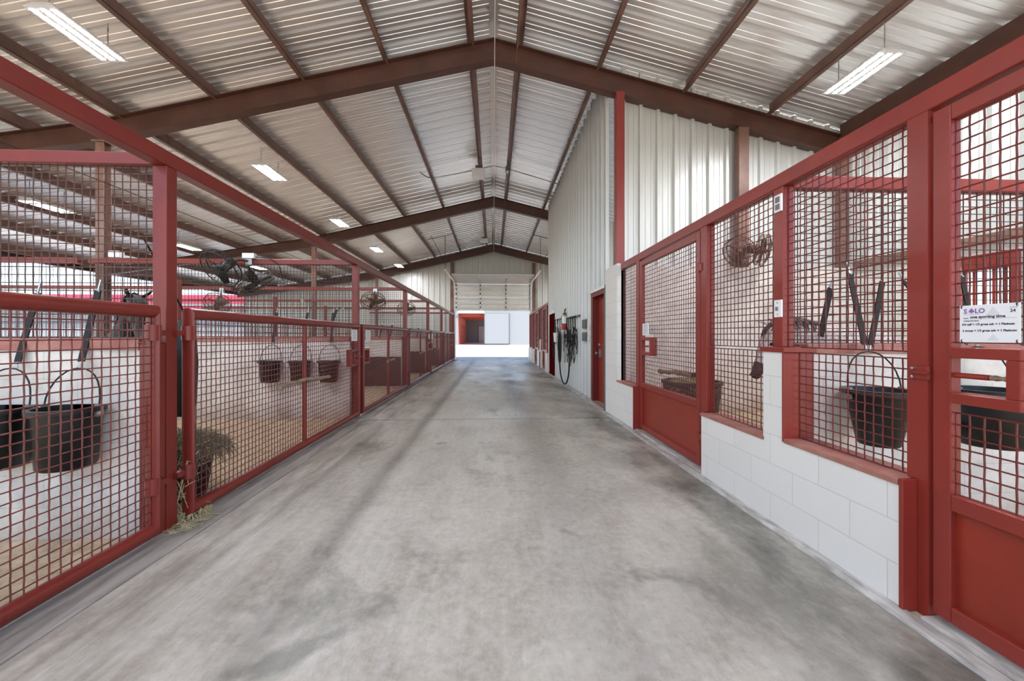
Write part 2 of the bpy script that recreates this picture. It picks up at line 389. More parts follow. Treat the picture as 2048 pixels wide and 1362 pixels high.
ribbed('wall_tack_end', 'y', 13.98, 2.15, 6.2, .0, lambda x: roofz(x)-.01, 1, 'far end of the tack room seen from the far stalls')
mb = MB(); mb.box(2.14, 6.2, 6.48, 6.9, 0, 2.46); struct(mb.build('wall_gable_base', 'blockx'), 'white block lower part of the gable wall behind the right stall', 'wall')
# side wall with a barred window
mb = MB()
for y0, y1, z0, z1 in ((-1.5, 4.35, 0, 2.46), (5.0, 6.72, 0, 2.46), (4.35, 5.0, 0, 1.32), (4.35, 5.0, 2.3, 2.46)): mb.box(6.2, 6.38, y0, y1, z0, z1)
struct(mb.build('wall_side_base', 'blockside'), 'white block lower outer wall with a barred window', 'wall')
wn = thing('window_1', 'small red barred window in the outer block wall of the right stalls', 'window', (6.2, 4.68, 1.32)); struct(wn)
mb = MB()
for y0, y1, z0, z1 in ((4.33, 4.40, 1.3, 2.32), (4.95, 5.02, 1.3, 2.32), (4.4, 4.95, 2.12, 2.32), (4.4, 4.95, 1.3, 1.37)): mb.box(6.14, 6.3, y0, y1, z0, z1)
mb.build('window_frame', 'red', wn, bev=.004)
for i in range(5):
    y = 4.47+i*.1; MB().box(6.18, 6.21, y-.014, y+.014, 1.37, 2.12).build('window_bar', 'red', wn)
mb = MB(); mb.box(6.12, 6.19, -1.5, 6.4, 2.46, 2.56)
tag(mb.build('wall_girt', 'brown'), 'brown wall girt on top of the outer block wall', 'wall girt')

# ------------------------------------------------------------------ floors
mb = MB()
for y0, y1 in ((-5, 0.5), (0.5, 6.09), (6.15, 13.735), (13.765, 21.8)):
    mb.box(-1.925, 1.84, y0, y1, -.12, 0)
struct(mb.build('floor', 'concrete'), 'stained brushed concrete aisle floor', 'floor')
mb = MB().box(-2.5, 2.5, -5, 21.8, -.16, -.10); struct(mb.build('floor_base', mat('dark_footing', (46, 42, 38), .9)), 'footing under the aisle slab', 'floor')
mb = MB()
for y0, y1 in ((-5, 6.09), (6.15, 21.8)): mb.box(-2.26, -1.935, y0, y1, -.12, .004)
struct(mb.build('trim_2', 'curb', bev=.012), 'concrete curb strip under the left gates', 'trim')
mb = MB(); mb.box(1.845, 1.935, -5, 6.6, -.12, .012); mb.box(1.935, 2.2, -5, 1.7, -.12, .02); mb.box(1.935, 2.2, 3.6, 5.3, -.12, .02); struct(mb.build('trim_3', 'wcurb', bev=.012), 'pale concrete edge strip along the right block wall', 'trim')
mb = MB(); mb.box(1.84, 2.02, 6.6, 21.8, -.12, .0); struct(mb.build('trim_4', 'wcurb'), 'pale concrete edge strip along the tall ribbed wall', 'trim')
mb = MB(); mb.box(-13.6, -2.26, -5, 21.75, -.2, .0); struct(mb.build('floor_left_stalls', 'sand'), 'sandy floor of the left stalls', 'floor')
mb = MB(); mb.box(1.935, 6.2, -5, 6.72, -.2, .0); mb.box(2.02, 6.2, 14, 21.75, -.2, 0.); struct(mb.build('floor_right_stalls', 'sand'), 'sandy floor of the right stalls', 'floor')
mb = MB(); mb.box(-90, 60, 21.8, 140, -.25, -.02); mb.box(-90, -13.6, -30, 21.8, -.25, -.02); mb.box(6.4, 60, -30, 21.8, -.25, -.02); mb.box(-13.6, 6.4, -30, -5, -.25, -.02)
struct(mb.build('ground', 'shav'), 'bright sunlit ground outside the barn', 'ground')

# ------------------------------------------------------------------ left stall row
GX = -2.16
PY = [2.70, 6.36, 9.88, 13.28, 16.78, 20.12]
where = ['nearest, beside the hanging black buckets', 'second along the left, where two latch boxes meet', 'third along the left row', 'fourth along the left row', 'fifth along the left row', 'farthest, at the end of the left row']
for i, y in enumerate(PY):
    p = thing('stall_post', 'red square steel stall post, ' + where[i], 'post', (GX-.045, y+.045, 0), 'posts of the left stall row')
    MB().box(GX-.09, GX, y, y+.09, 0, 2.42).build('post_tube', 'redl', p, bev=.005)
    if i == 0:
        mb = MB(); mb.box(GX-.10, GX-.005, y-.085, y-.001, 0, 1.24); mb.box(GX-.11, GX+.0, y-.09, y-.001, 1.24, 1.252); mb.build('end_channel', 'redl', p, bev=.004)
tag(MB().box(GX-.09, GX+.005, -3, 21.6, 2.42, 2.52).build('header_beam', 'redl', bev=.006), 'long red tube header on top of the left stall posts', 'header beam')
for i, y in enumerate(PY):
    w = MB(); w.box(-6.3, GX-.1, y-.08, y+.1, 0, 1.2)
    wo = struct(w.build('wall_divider_%d' % (i+1), 'blockx'), 'white painted block wall dividing the left stalls, number %d from the camera' % (i+1), 'wall')
    cap = MB(); cap.box(-6.3, GX-.1, y-.09, y+.11, 1.2, 1.205+.07)
    cap.build('wall_cap', 'dustred', wo, bev=.004)['label'] = 'dusty red steel cap'
    s = thing('stall_screen', ('red woven wire divider screen above the %s block wall of the left stalls' % ORD[i]), 'wire screen', (-4.2, y+.03, 1.275), 'divider screens of the left stalls')
    MB().box(-6.25, GX-.09, y-.01, y+.07, 2.42, 2.50).build('top_rail', 'redl', s, bev=.005)
    near = i < 2
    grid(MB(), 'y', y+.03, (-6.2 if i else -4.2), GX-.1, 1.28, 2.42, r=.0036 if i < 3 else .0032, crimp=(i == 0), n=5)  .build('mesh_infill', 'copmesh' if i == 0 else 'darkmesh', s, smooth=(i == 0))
    if i in (1, 2, 3, 4):
        w = MB(); w.box(-12., -6.4, y-.08, y+.1, 0, 1.2); struct(w.build('wall_outer_divider_%d' % i, 'blockx'), 'white block divider of the outer stall row, number %d from the camera' % i, 'wall')
        s = thing('stall_screen', 'faint wire screen of the outer stall row beyond the %s left screen' % ORD[i], 'wire screen', (-9, y+.03, 1.2), 'divider screens of the outer stalls')
        MB().box(-12., -6.4, y-.01, y+.07, 2.42, 2.50).build('top_rail', 'redl', s)
        MB().box(-12., -6.4, y-.01, y+.07, 1.2, 1.27).build('bottom_rail', 'redl', s)
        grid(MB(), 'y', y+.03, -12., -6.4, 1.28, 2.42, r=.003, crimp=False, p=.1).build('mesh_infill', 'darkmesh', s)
for i in (2, 3, 4):
    y = PY[i]
    tag(MB().box(-6.2, GX-.12, y-.10, y-.085, .06, .78).build('kick_board', 'kick'), 'dark rubbed kick board low on the %s block divider of the left stalls' % ORD[i], 'kick board', 'kick boards of the far left stalls')
for i, y in enumerate([6.4, 9.9, 13.3, 16.8]):
    tag(MB().box(-6.34, -6.25, y+1.7, y+1.79, 0, 2.42).build('stall_post', 'redl'), 'red back post of the left stalls, %s one beyond the second screen' % ORD[i], 'post', 'back posts of the left stalls')

def gate(ya, yb, latch, mid, label, near=True, group='gates of the left stall row', latchz=.955, box=True):
    """gate between ya<yb in the plane x=GX; latch: y of the latch end"""
    X = GX+.02; r = .031; z0, z1 = .068, 1.445
    t = thing('stall_gate', label, 'gate', (X, (ya+yb)/2, 0), group)
    a, b = ya+r, yb-r
    MB().tube([(X, a, z0), (X, b, z0), (X, b, z1), (X, a, z1)], r, 14 if near else 8, closed=True).build('gate_frame', 'redl', t, smooth=True)
    if mid: MB().tube([(X, mid, z0), (X, mid, z1)], .024, 10).build('mid_stile', 'redl', t, smooth=True)
    s = 1 if latch == yb else -1
    hole = None
    if box: hole = (latch-s*.36 if s > 0 else latch, latch if s > 0 else latch-s*.36, latchz-.13, latchz+.13)
    MB_ = grid(MB(), 'x', X, a+.02, b-.02, z0+.02, z1-.02, r=.0036 if near else .0032, crimp=near, hole=hole, n=5)
    MB_.build('mesh_infill', 'mesh', t, smooth=near)
    h = ya+r if s > 0 else yb-r
    for z in (.345, 1.31):
        c = MB(); c.tube([(X, h, z-.05), (X, h, z+.05)], .041, 14); c.box(X-.03, X+.01, h-s*.03, h-s*.105, z-.018, z+.018)
        c.build('hinge', 'redl', t, smooth=True)
    if box:
        y0 = latch-s*.03; y1 = latch-s*.36; lo, hi = latchz-.13, latchz+.13; d = .055
        c = MB(); ylo, yhi = min(y0, y1), max(y0, y1)
        for q in ((ylo, yhi, lo, lo+.035), (ylo, yhi, hi-.035, hi), ((y1, y1+s*.04, lo+.035, hi-.035)), ((y0, y0-s*.03, lo+.035, hi-.035))): c.box(X-d, X+d*.45, q[0], q[1], q[2], q[3])
        lb = c.build('latch_box', 'redl', t, bev=.004)
        MB().tube([(X, y0-s*.12, latchz), (X, latch+s*.03, latchz)], .013, 10).build('latch_bolt', 'zinc', lb, smooth=True)
        MB().tube([(X, y0-s*.12, latchz), (X+.05, y0-s*.14, latchz-.01)], .012, 8).build('bolt_grip', 'fanblk', lb, smooth=True)
    return t
gate(-.95, 2.605, -.95, .8, 'nearest red mesh gate, cut off by the photo edge', True, box=False)
gate(2.83, 6.33, 6.33, 4.56, 'red mesh gate with a branch threaded through it and a hay tub behind', True)
gate(6.47, 9.86, 6.47, 8.1, 'red mesh gate just past the post where two latch boxes meet', False)
gate(9.99, 13.24, 13.24, 11.6, 'red mesh gate, fourth from the camera, in front of dark boards', False)
gate(13.4, 16.74, 13.4, 15.0, 'red mesh gate, fifth from the camera, latched at its near end', False)
gate(16.9, 20.08, 20.08, 18.4, 'red mesh gate, sixth from the camera', False)
gate(20.25, 21.4, 20.25, None, 'narrow red gate at the far end of the left row, beside the overhead door', False)
tag(MB().box(-2.36, -2.16, 21.5, 21.7, 0, 2.68).build('corner_post', 'redl'), 'red corner post beside the left track of the overhead door', 'post')
tag(MB().box(-2.36, -2.17, 21.58, 21.74, 2.68, roofz(-2.3)-.56).build('jamb_post', 'brown'), 'brown upright above the left side of the overhead door', 'post')
tag(MB().box(2.14, 2.32, 21.58, 21.74, 0, roofz(2.3)-.56).build('jamb_post', 'brown'), 'brown upright above the right side of the overhead door', 'post')

# papers on gates
def notice(x, y, z, w, h, label, nrm='x-'):
    t = thing('notice_sheet', label, 'notice', (x, y, z), 'paper notices on gates and doors')
    MB().box(x-.002, x+.002, y-w/2, y+w/2, z-h/2, z+h/2).build('sheet', 'paper', t)
    c = MB(); s = 1 if nrm == 'x+' else -1
    for k in range(7):
        ww = w*(.34 if k in (0, 5) else .4*rnd.uniform(.75, 1))
        zz = z+h*.36-k*h*.115
        c.box(x+s*.0025, x+s*.003, y-ww, y+ww, zz-h*.015, zz+h*.015)
    c.build('print_line', 'greyp', t)
notice(GX+.05, 6.07, 1.3, .24, .17, 'white paper on the branch gate above its latch box', 'x+')
notice(GX+.05, 6.72, 1.3, .24, .17, 'white paper on the gate just past the second left post', 'x+')
notice(GX+.05, 13.0, 1.28, .24, .17, 'small white paper on the fourth left gate', 'x+')
notice(GX+.05, 13.66, 1.28, .24, .17, 'small white paper on the fifth left gate', 'x+')

def branch(pts, r, label):
    P = [Vector(p) for p in pts]; out = []; rr = []
    n = 18
    for i in range(n+1):
        t = i/n*(len(P)-1); k = min(int(t), len(P)-2); q = P[k].lerp(P[k+1], t-k)
        out.append(q+Vector((rnd.uniform(-.004, .004), 0, rnd.uniform(-.006, .006)))); rr.append(r*(1+rnd.uniform(-.12, .12))*(1.25 if i < 2 else 1))
    b = thing('branch', label, 'branch', tuple(P[0]))
    MB().tube(out, rr, 9).build('bark', 'wood', b, smooth=True)
    MB().tube([out[0], out[0]+Vector((.02, 0, -.03))], [r*1.1, r*.7], 8).build('knot', 'wood', b, smooth=True)
    mb = MB(); mb.tube([out[-2], out[-1]+(out[-1]-out[-2])*.15], r*1.04, 8).build('cut_end', 'kick', b, smooth=True)
branch([(GX+.055, 3.95, .79), (GX+.06, 4.5, .80), (GX+.06, 4.8, .775), (GX+.055, 5.15, .77)], .021, 'weathered wooden branch tied across the hay tub gate')
branch([(GX+.055, 7.9, .79), (GX+.06, 8.5, .8)], .02, 'short stick tied to the gate past the second left post')
branch([(GX+.055, 11.4, .79), (GX+.06, 12.1, .8)], .02, 'short stick tied to the fourth left gate')
branch([(GX+.055, 14.7, .79), (GX+.06, 15.3, .8)], .02, 'short stick tied to the fifth left gate')

# ------------------------------------------------------------------ buckets
def bucket(x, yw, z0, z1, rt, rb, label, group, apex, flat=True, tilt=0., splash=False):
    yc = yw-(rt*.72 if flat else rt+.026)-.012
    t = thing('bucket', label, 'bucket', (x, yc, z0), group)
    k = .7
    def mod(p): return (p[0], min(p[1], rt*k) if flat else p[1], p[2])
    H = z1-z0; lip = .022
    prof = [(0, 0), (rb*.92, 0), (rb, .012), (rb+(rt-rb)*.8, H*.8), (rt, H-.03), (rt+lip, H-.028), (rt+lip, H), (rt-.006, H), (rb-.006, .02), (0, .02)]
    MB().lathe(prof, (x, yc, z0), 36, mod).build('bucket_body', 'black', t, smooth=True)
    pts = []
    for i in range(15):
        a = PI*i/14; px = -math.cos(a)*(rt+.01)
        s = math.sin(a); hz = H+ (apex-z1)*(s**.75 if s > 0 else 0)
        pts.append((x+px*(1 if s < .5 else 1), yc+.02+.05*s, z0+hz-.03*(1-s)))
    MB().tube(pts, .0045, 6).build('bail', 'strap', t, smooth=True)
    for s in (-1, 1):
        MB().box(x+s*(rt+.002), x+s*(rt+.018), yc-.02+.02, yc+.02+.02, z1-.06, z1+.012).build('bail_ear', 'zinc', t)
    return (x, yc+.07, apex)
def strap(top, bot, label, group='bucket straps', w=.02):
    t = thing('hanging_strap', label, 'strap', tuple(top), group)
    a = Vector(top); b = Vector(bot); d = b-a
    p1 = a+d*.13; p2 = a+d*.93
    MB().tube([p1, p1.lerp(p2, .5), p2], w, 4, flat=(w, .0035), up=(0, 1, 0)).build('webbing', 'strap', t)
    mb = MB(); mb.tube([a, a+d*.13], .006, 6); mb.tube([a+d*.11+Vector((-.012, 0, 0)), a+d*.14+Vector((.012, 0, 0))], .006, 6)
    mb.build('snap_hook', 'zinc', t, smooth=True)
    mb = MB(); mb.tube([p2, b], .006, 6); mb.tube([b+Vector((-.014, 0, .008)), b+Vector((.014, 0, .008))], .005, 6); mb.build('lower_snap', 'zinc', t, smooth=True)
WL = PY[0]-.08
b0 = bucket(-2.575, WL, .50, .86, .152, .132, 'black flat-backed bucket hanging behind the nearest gate, right of its pair', 'buckets in the nearest left stall', 1.09)
strap((-2.585, WL+.09, 1.66), b0, 'black strap holding the right bucket behind the nearest gate')
b1 = bucket(-2.98, WL, .50, .86, .152, .132, 'black bucket at the left photo edge behind the nearest gate', 'buckets in the nearest left stall', 1.09)
strap((-2.96, WL+.09, 1.64), (b1[0]+.03, b1[1], b1[2]), 'black strap holding the bucket at the left photo edge')
WL = PY[1]-.08
for x, l, st in ((-3.41, 'leftmost of three', -3.41), (-2.96, 'middle of three', -2.93), (-2.53, 'rightmost of three', -2.54)):
    b = bucket(x, WL, .585, .91, .15, .125, 'black bucket on the block divider behind the branch gate, %s' % l, 'buckets behind the branch gate', 1.15)
    strap((st, WL+.09, 1.74), b, 'black strap above the %s buckets behind the branch gate' % l)
strap((-2.48, WL+.09, 1.745), (-2.52, WL-.02, 1.5), 'short second black strap beside the right bucket strap behind the branch gate')
for i, (y, xx) in enumerate(((PY[2], (-2.75, -2.5)), (PY[3], (-2.75, -2.5)))):
    for j, x in enumerate(xx):
        strap((x, y+.0, 1.62), (x-.05, y-.1, 1.2), 'black strap hanging from the %s left screen, %s one' % (ORD[i+2], 'left' if j == 0 else 'right'))

# hay tub
tub = thing('hay_tub', 'dark muck tub just inside the branch gate, heaped with hay', 'tub', (-2.56, 3.28, 0))
H = .40
MB().lathe([(0, 0), (.2, 0), (.21, .02), (.265, H-.03), (.285, H-.025), (.285, H), (.262, H), (.2, .03), (0, .03)], (-2.56, 3.28, 0), 32).build('tub_body', mat('brown_tub', (44, 34, 33), .55, var=.2), tub, smooth=True)
for s in (-1, 1):
    MB().tube([(-2.56+s*.1, 3.28-.285*.93, H-.03), (-2.56+s*.1, 3.28-.31, H-.12), (-2.56-s*.0, 3.28-.32, H-.15)], .008, 6).build('rope_handle', 'strap', tub, smooth=True)
def blades(c, R, h, n, spill, lmin=.06, lmax=.17):
    m1 = MB()
    for i in range(n):
        a = rnd.uniform(0, 2*PI); rr = R*math.sqrt(rnd.random()); hh = h*(1-(rr/R)**2)*rnd.uniform(.5, 1.05)
        p = Vector((c[0]+rr*math.cos(a), c[1]+rr*math.sin(a), c[2]+hh))
        d = Vector((rnd.gauss(0, 1)+.7*math.cos(a), rnd.gauss(0, 1)+.7*math.sin(a), rnd.uniform(-.5, .9))).normalized()*rnd.uniform(lmin, lmax)
        m = p+d*.5+Vector((0, 0, .012)); e = p+d+Vector((0, 0, -.02-spill*rnd.random()*(rr/R)))
        m1.tube([p, m, e], [.0022, .0024, .001], 3)
    return m1
m1 = blades((-2.56, 3.28, H-.03), .32, .12, 2600, .12)
m1.lathe([(.28, 0), (.26, .06), (.2, .09), (0, .1)], (-2.56, 3.28, H-.06), 20)
tag(m1.build('hay', 'hay'), 'heap of green grass hay in the dark tub inside the gate', 'hay', kind='stuff')
m1 = blades((-2.16, 2.92, .005), .1, .05, 300, 0, .03, .08); m1.tube([(-2.2, 2.8, .02), (-2.13, 2.84, .42), (-2.10, 2.86, .40)], .003, 4)
for k in range(26):
    y = rnd.uniform(2.80, 2.86); z = rnd.uniform(.02, .4); m1.tube([(-2.19+rnd.uniform(-.05, .07), y, z), (-2.15+rnd.uniform(-.05, .07), y+.02, z+rnd.uniform(-.2, .2))], .0025, 3)
for k in range(120):
    x = rnd.uniform(-2.14, -1.98); y = rnd.uniform(2.65, 2.95); m1.tube([(x, y, .008), (x+rnd.uniform(-.06, .06), y+rnd.uniform(-.06, .06), .012)], .002, 3)
tag(m1.build('loose_straw', 'straw'), 'wisps of loose pale straw at the foot of the nearest left post', 'straw', kind='stuff')

# black hay bag behind nearest post
t = thing('hay_bag', 'black bag hanging behind the nearest left post, mostly hidden', 'bag', (-2.62, 3.42, .62))
MB().lathe([(0, 0), (.05, .0), (.09, .1), (.1, .45), (.085, .72), (.03, .8), (0, .8)], (-2.60, 3.42, .62), 20).build('bag_body', 'black', t, smooth=True)
MB().tube([(-2.6, 3.42, 1.4), (-2.6, 3.42, 1.5), (-2.4, 2.82, 1.95)], .006, 6).build('hang_cord', 'strap', t)

# ------------------------------------------------------------------ fans
def fan_head(parent, c, aim, R, m, nb=3, rim_r=.009):
    q = Vector(aim).to_track_quat('Z', 'Y').to_matrix().to_4x4(); T = Matrix.Translation(Vector(c)) @ q
    cg = MB()
    for z, rr in ((0, R), (-.09, R*.97), (.055, R*.55), (.045, R*.8), (.06, R*.28), (-.12, R*.6)):
        cg.tube([(rr*math.cos(2*PI*i/36), rr*math.sin(2*PI*i/36), z) for i in range(36)], rim_r if rr > R*.9 else .0022, 5, closed=True)
    for i in range(36):
        a = 2*PI*i/36; ca, sa = math.cos(a), math.sin(a)
        cg.tube([(R*.16*ca, R*.16*sa, .06), (R*.6*ca, R*.6*sa, .055), (R*ca, R*sa, 0), (R*.97*ca, R*.97*sa, -.09), (R*.5*ca, R*.5*sa, -.125)], .0024, 3)
    cg.xf(T).build('cage', m, parent, smooth=True)
    MB().lathe([(0, .066), (R*.17, .064), (R*.17, .056), (0, .054)], n=20).xf(T).build('badge', m, parent)
    MB().lathe([(0, -.26), (.06, -.26), (.075, -.24), (.075, -.1), (.05, -.06), (.05, .0), (0, .01)], n=20).xf(T).build('motor', m, parent, smooth=True)
    for b in range(nb):
        a0 = 2*PI*b/nb; bl = MB(); rows = []
        for i in range(6):
            r_ = R*(.18+.7*i/5); wd = (.28+.32*math.sin(PI*min(1, (i+1)/5.2)))*R*.55
            for j in range(4):
                u = (j/3-.5); ang = a0+u*wd/r_*1.3+.25*i/5; rows.append((r_*math.cos(ang), r_*math.sin(ang), -.03-u*.06))
        fs = [(i*4+j, i*4+j+1, i*4+j+5, i*4+j+4) for i in range(5) for j in range(3)]
        bl.add(rows, fs); o = bl.xf(T).build('blade', m, parent, smooth=True)
        sm = o.modifiers.new('thick', 'SOLIDIFY'); sm.thickness = .004
    return T
def wall_fan(label, c, aim, R, mnt, m, nb=3):
    t = thing('wall_fan', label, 'fan', c, 'wire cage stall fans')
    fan_head(t, c, aim, R, m, nb)
    a = Vector(c)-Vector(aim).normalized()*.2; b = Vector(mnt)
    MB().tube([a, a.lerp(b, .5)+Vector((0, 0, .04)), b], .016, 8).build('bracket_arm', m, t, smooth=True)
    MB().box(b.x-.05, b.x+.05, b.y-.02, b.y+.02, b.z-.06, b.z+.06).build('mount_plate', 'zinc', t, bev=.004)
    return t
wall_fan('large black cage fan hanging at the top of the second left screen', (-4.05, 6.0, 2.27), (-.25, -.75, -.62), .29, (-3.82, 6.33, 2.46), 'fanblk')
wall_fan('second black fan just behind the large black cage fan', (-4.02, 6.88, 2.17), (.3, .5, -.8), .30, (-3.9, 6.44, 2.46), 'fanblk')
wall_fan('brown dusty fan at the top of the third left screen', (-2.92, 9.68, 2.1), (.1, -.6, -.8), .29, (-2.92, 9.86, 2.4), 'fantan')
wall_fan('faint brown fan on the fourth left screen', (-2.85, 13.0, 2.15), (.1, -.6, -.8), .29, (-2.85, 13.26, 2.4), 'fantan')
wall_fan('distant dark fan seen through the outer screens under the black cage fan', (-6.6, 9.7, 2.05), (.1, -.6, -.6), .28, (-6.6, 9.87, 2.4), 'fantan')
wall_fan('brown cage fan on the inner right wall, turned to the right', (4.34, 6.08, 2.66), (.7, -.7, -.25), .25, (4.2, 6.45, 2.62), 'fantan')
wall_fan('dark fan on the inner right wall, turned away to the left', (3.92, 6.12, 2.62), (-.75, -.3, -.5), .25, (4.18, 6.46, 2.66), 'fantan')
# junction box of the black fans
tag(MB().box(-3.90, -3.72, 6.28, 6.36, 2.5, 2.58).build('junction_box', 'white', bev=.006), 'white electrical box above the large black fan', 'box')
tag(MB().tube([(-3.72, 6.33, 2.53), (-3.5, 6.33, 2.5), (-3.35, 6.3, 2.4), (-3.3, 6.3, 2.2), (-3.45, 6.6, 2.2)], .007, 6).build('power_cord', 'strap', smooth=True), 'black power cord drooping beside the black fans', 'cord')
tag(MB().box(-5.96, -5.80, 6.36, 6.46, 2.51, 2.61).build('junction_box', 'white', bev=.006), 'pale electrical box on the brown column behind the nearest screen', 'box')

# ------------------------------------------------------------------ right stall fronts
BX = 1.92; SX = 2.0
def rpost(y0, y1, z0, z1, label, x0=SX-.02, x1=SX+.06):
    return post('stall_post', x0, x1, y0, y1, z0, z1, 'red', label, 'post', 'posts of the right stall fronts', .005)
w = MB()
w.box(BX, BX+.2, 6.02, 6.66, 0, 2.42); w.box(BX, BX+.2, 5.30, 6.02, 0, .58); w.box(BX, BX+.2, 2.71, 3.545, 0, .555); w.box(BX, BX+.2, 2.515, 2.71, 0, 1.18); w.box(BX, BX+.2, 1.765, 2.515, 0, .585)
wrb = struct(w.build('wall_right_block', 'blocky'), 'white painted block wall under the right stall mesh', 'wall')
def cap(x0, x1, y0, y1, z0, z1, label): MB().box(x0, x1, y0, y1, z0, z1).build('end_cap' if 'end cap' in label else 'sill_cap', 'red' if 'end cap' in label or 'pillar' in label else 'dustred', wrb, bev=.004)['label'] = 'red steel cap' if 'end cap' in label else 'dusty red steel sill'
cap(BX-.012, BX+.2, 5.31, 6.02, .58, .605, 'dusty steel sill under the mesh bay by the red side door')
cap(BX-.012, BX+.2, 5.285, 5.30, 0, .6, 'red end cap on the block wall beside the closed stall door')
cap(BX-.012, BX+.2, 2.70, 3.55, .555, .58, 'dusty steel sill under the mesh bay where the grey horse looks out')
cap(BX-.016, BX+.21, 2.49, 2.725, 1.18, 1.215, 'red steel cap on the raised block pillar')
cap(BX-.012, BX+.2, 2.50, 2.515, .59, 1.18, 'red end cap down the near side of the raised block pillar')
cap(BX-.012, BX+.2, 1.77, 2.50, .585, .615, 'dusty steel sill below the mesh bay with the black buckets')
cap(BX-.012, BX+.2, 1.745, 1.765, 0, .62, 'red end cap at the near end of the white block wall')
tag(MB().box(SX-.02, SX+.07, -2.5, 6.12, 2.32, 2.42).build('header_beam', 'red', bev=.006), 'long red tube header on top of the right stall fronts', 'header beam')
def rpost2(ya, yb, yc, yd, zc, label):
    m1 = MB(); m1.box(SX-.02, SX+.06, ya, yb, zc, 2.32); m1.box(SX-.02, SX+.06, yc, yd, 0, zc-.0005)
    tag(m1.build('stall_post', 'red'), label, 'post', 'posts of the right stall fronts')
rpost2(1.70, 1.79, 1.70, 1.743, .622, 'wide red post between the near stall door and the bucket bay')
rpost(2.60, 2.69, 1.215, 2.32, 'red post standing on the raised block pillar, with outlet and switch')
rpost(3.56, 3.67, .58, 2.32, 'red post on the hinge side of the closed stall door')
rpost(3.60, 3.67, 0, .58, 'lower red hinge post of the closed stall door')
rpost2(5.25, 5.37, 5.25, 5.283, .607, 'red post on the latch side of the closed stall door')
rpost(6.02, 6.12, .6, 2.32, 'red post at the far end of the right mesh fronts, on the block wall')
def bay(y0, y1, z0, z1, label, crimp=True):
    t = thing('mesh_bay', label, 'wire screen', (SX+.02, (y0+y1)/2, z0), 'fixed mesh bays of the right stall fronts')
    grid(MB(), 'x', SX+.02, y0+.006, y1-.006, z0+.005, z1, r=.0036, crimp=crimp).build('mesh_infill', 'mesh', t, smooth=crimp)
bay(1.79, 2.60, 1.21, 2.32, 'upper red mesh bay beside the wide near post'); bay(1.79, 2.50, .615, 1.18, 'lower red mesh bay in front of the hanging black buckets')
bay(2.69, 3.56, 1.2, 2.32, 'upper red mesh bay with the right wall fan behind'); bay(2.71, 3.56, .58, 1.18, 'lower red mesh bay where the grey horse lowers its head')
bay(5.37, 6.02, .605, 2.32, 'narrow red mesh bay beside the red side door')

def stall_door(y0, y1, latch, label, latchz=1.14, midz=.60, group='stall doors on the right', lb_len=.26, near=True, top=2.30, pan=True):
    """mesh door with solid lower panel, in the plane SX; latch at y0 or y1"""
    X = SX+.01; w = .07
    t = thing('stall_door', label, 'stall door', (X, (y0+y1)/2, 0), group)
    f = MB(); f.box(X-.025, X+.025, y0, y0+w, .04, top); f.box(X-.025, X+.025, y1-w, y1, .04, top); f.box(X-.025, X+.025, y0+w, y1-w, top-w, top)
    f.box(X-.025, X+.025, y0+w, y1-w, .04, .04+w); f.box(X-.025, X+.025, y0+w, y1-w, midz-.035, midz+.035)
    f.build('door_frame', 'red', t, bev=.004)
    MB().box(X+.005, X+.012, y0+w-.005, y1-w+.005, .1, midz-.03).build('kick_panel', 'doorred', t)
    s = 1 if latch == y1 else -1; ye = latch-s*w; yf = ye-s*lb_len; lo, hi = latchz-.12, latchz+.12
    hole = (min(ye, yf)-.01, max(ye, yf)+.01, lo, hi)
    grid(MB(), 'x', X, y0+w, y1-w, midz+.035, top-w, crimp=near, hole=hole).build('mesh_infill', 'mesh', t, smooth=near)
    c = MB(); a, b = min(ye, yf), max(ye, yf)
    c.box(X-.035, X+.05, a, b, lo, lo+.045); c.box(X-.035, X+.05, a, b, hi-.045, hi); c.box(X-.035, X+.05, yf, yf+s*.045, lo+.045, hi-.045)
    lb = c.build('latch_box', 'red', t, bev=.004)
    MB().tube([(X, ye+s*.02, latchz), (X, ye-s*lb_len*.5, latchz)], .012, 12).build('latch_bolt', 'doorred', lb, smooth=True)
    q = MB(); q.lathe([(0, 0), (.009, .003), (.012, .02), (.008, .04), (.013, .055), (.009, .075), (0, .08)], n=12)
    q.xf(Matrix.Translation((X, ye-s*lb_len*.5, latchz)) @ Matrix.Rotation(s*PI/2, 4, 'X')).build('bolt_grip', 'wood', lb, smooth=True)
    hy = y0 if s > 0 else y1
    for z in (.32, 1.95):
        h = MB(); h.tube([(X-.035, hy, z-.045), (X-.035, hy, z+.045)], .012, 10); h.box(X-.03, X-.024, hy, hy+s*.06, z-.035, z+.035); h.box(X-.04, X-.026, hy, hy-s*.05, z-.035, z+.035); h.build('hinge', 'red', t, smooth=True)
    return t
stall_door(.35, 1.685, 1.685, 'near red stall door with a solid lower panel and a written name card', 1.12, .565, lb_len=.235)
stall_door(3.69, 5.245, 5.245, 'closed red stall door with a solid lower panel and a branch behind its mesh', 1.155, .63, lb_len=.32)
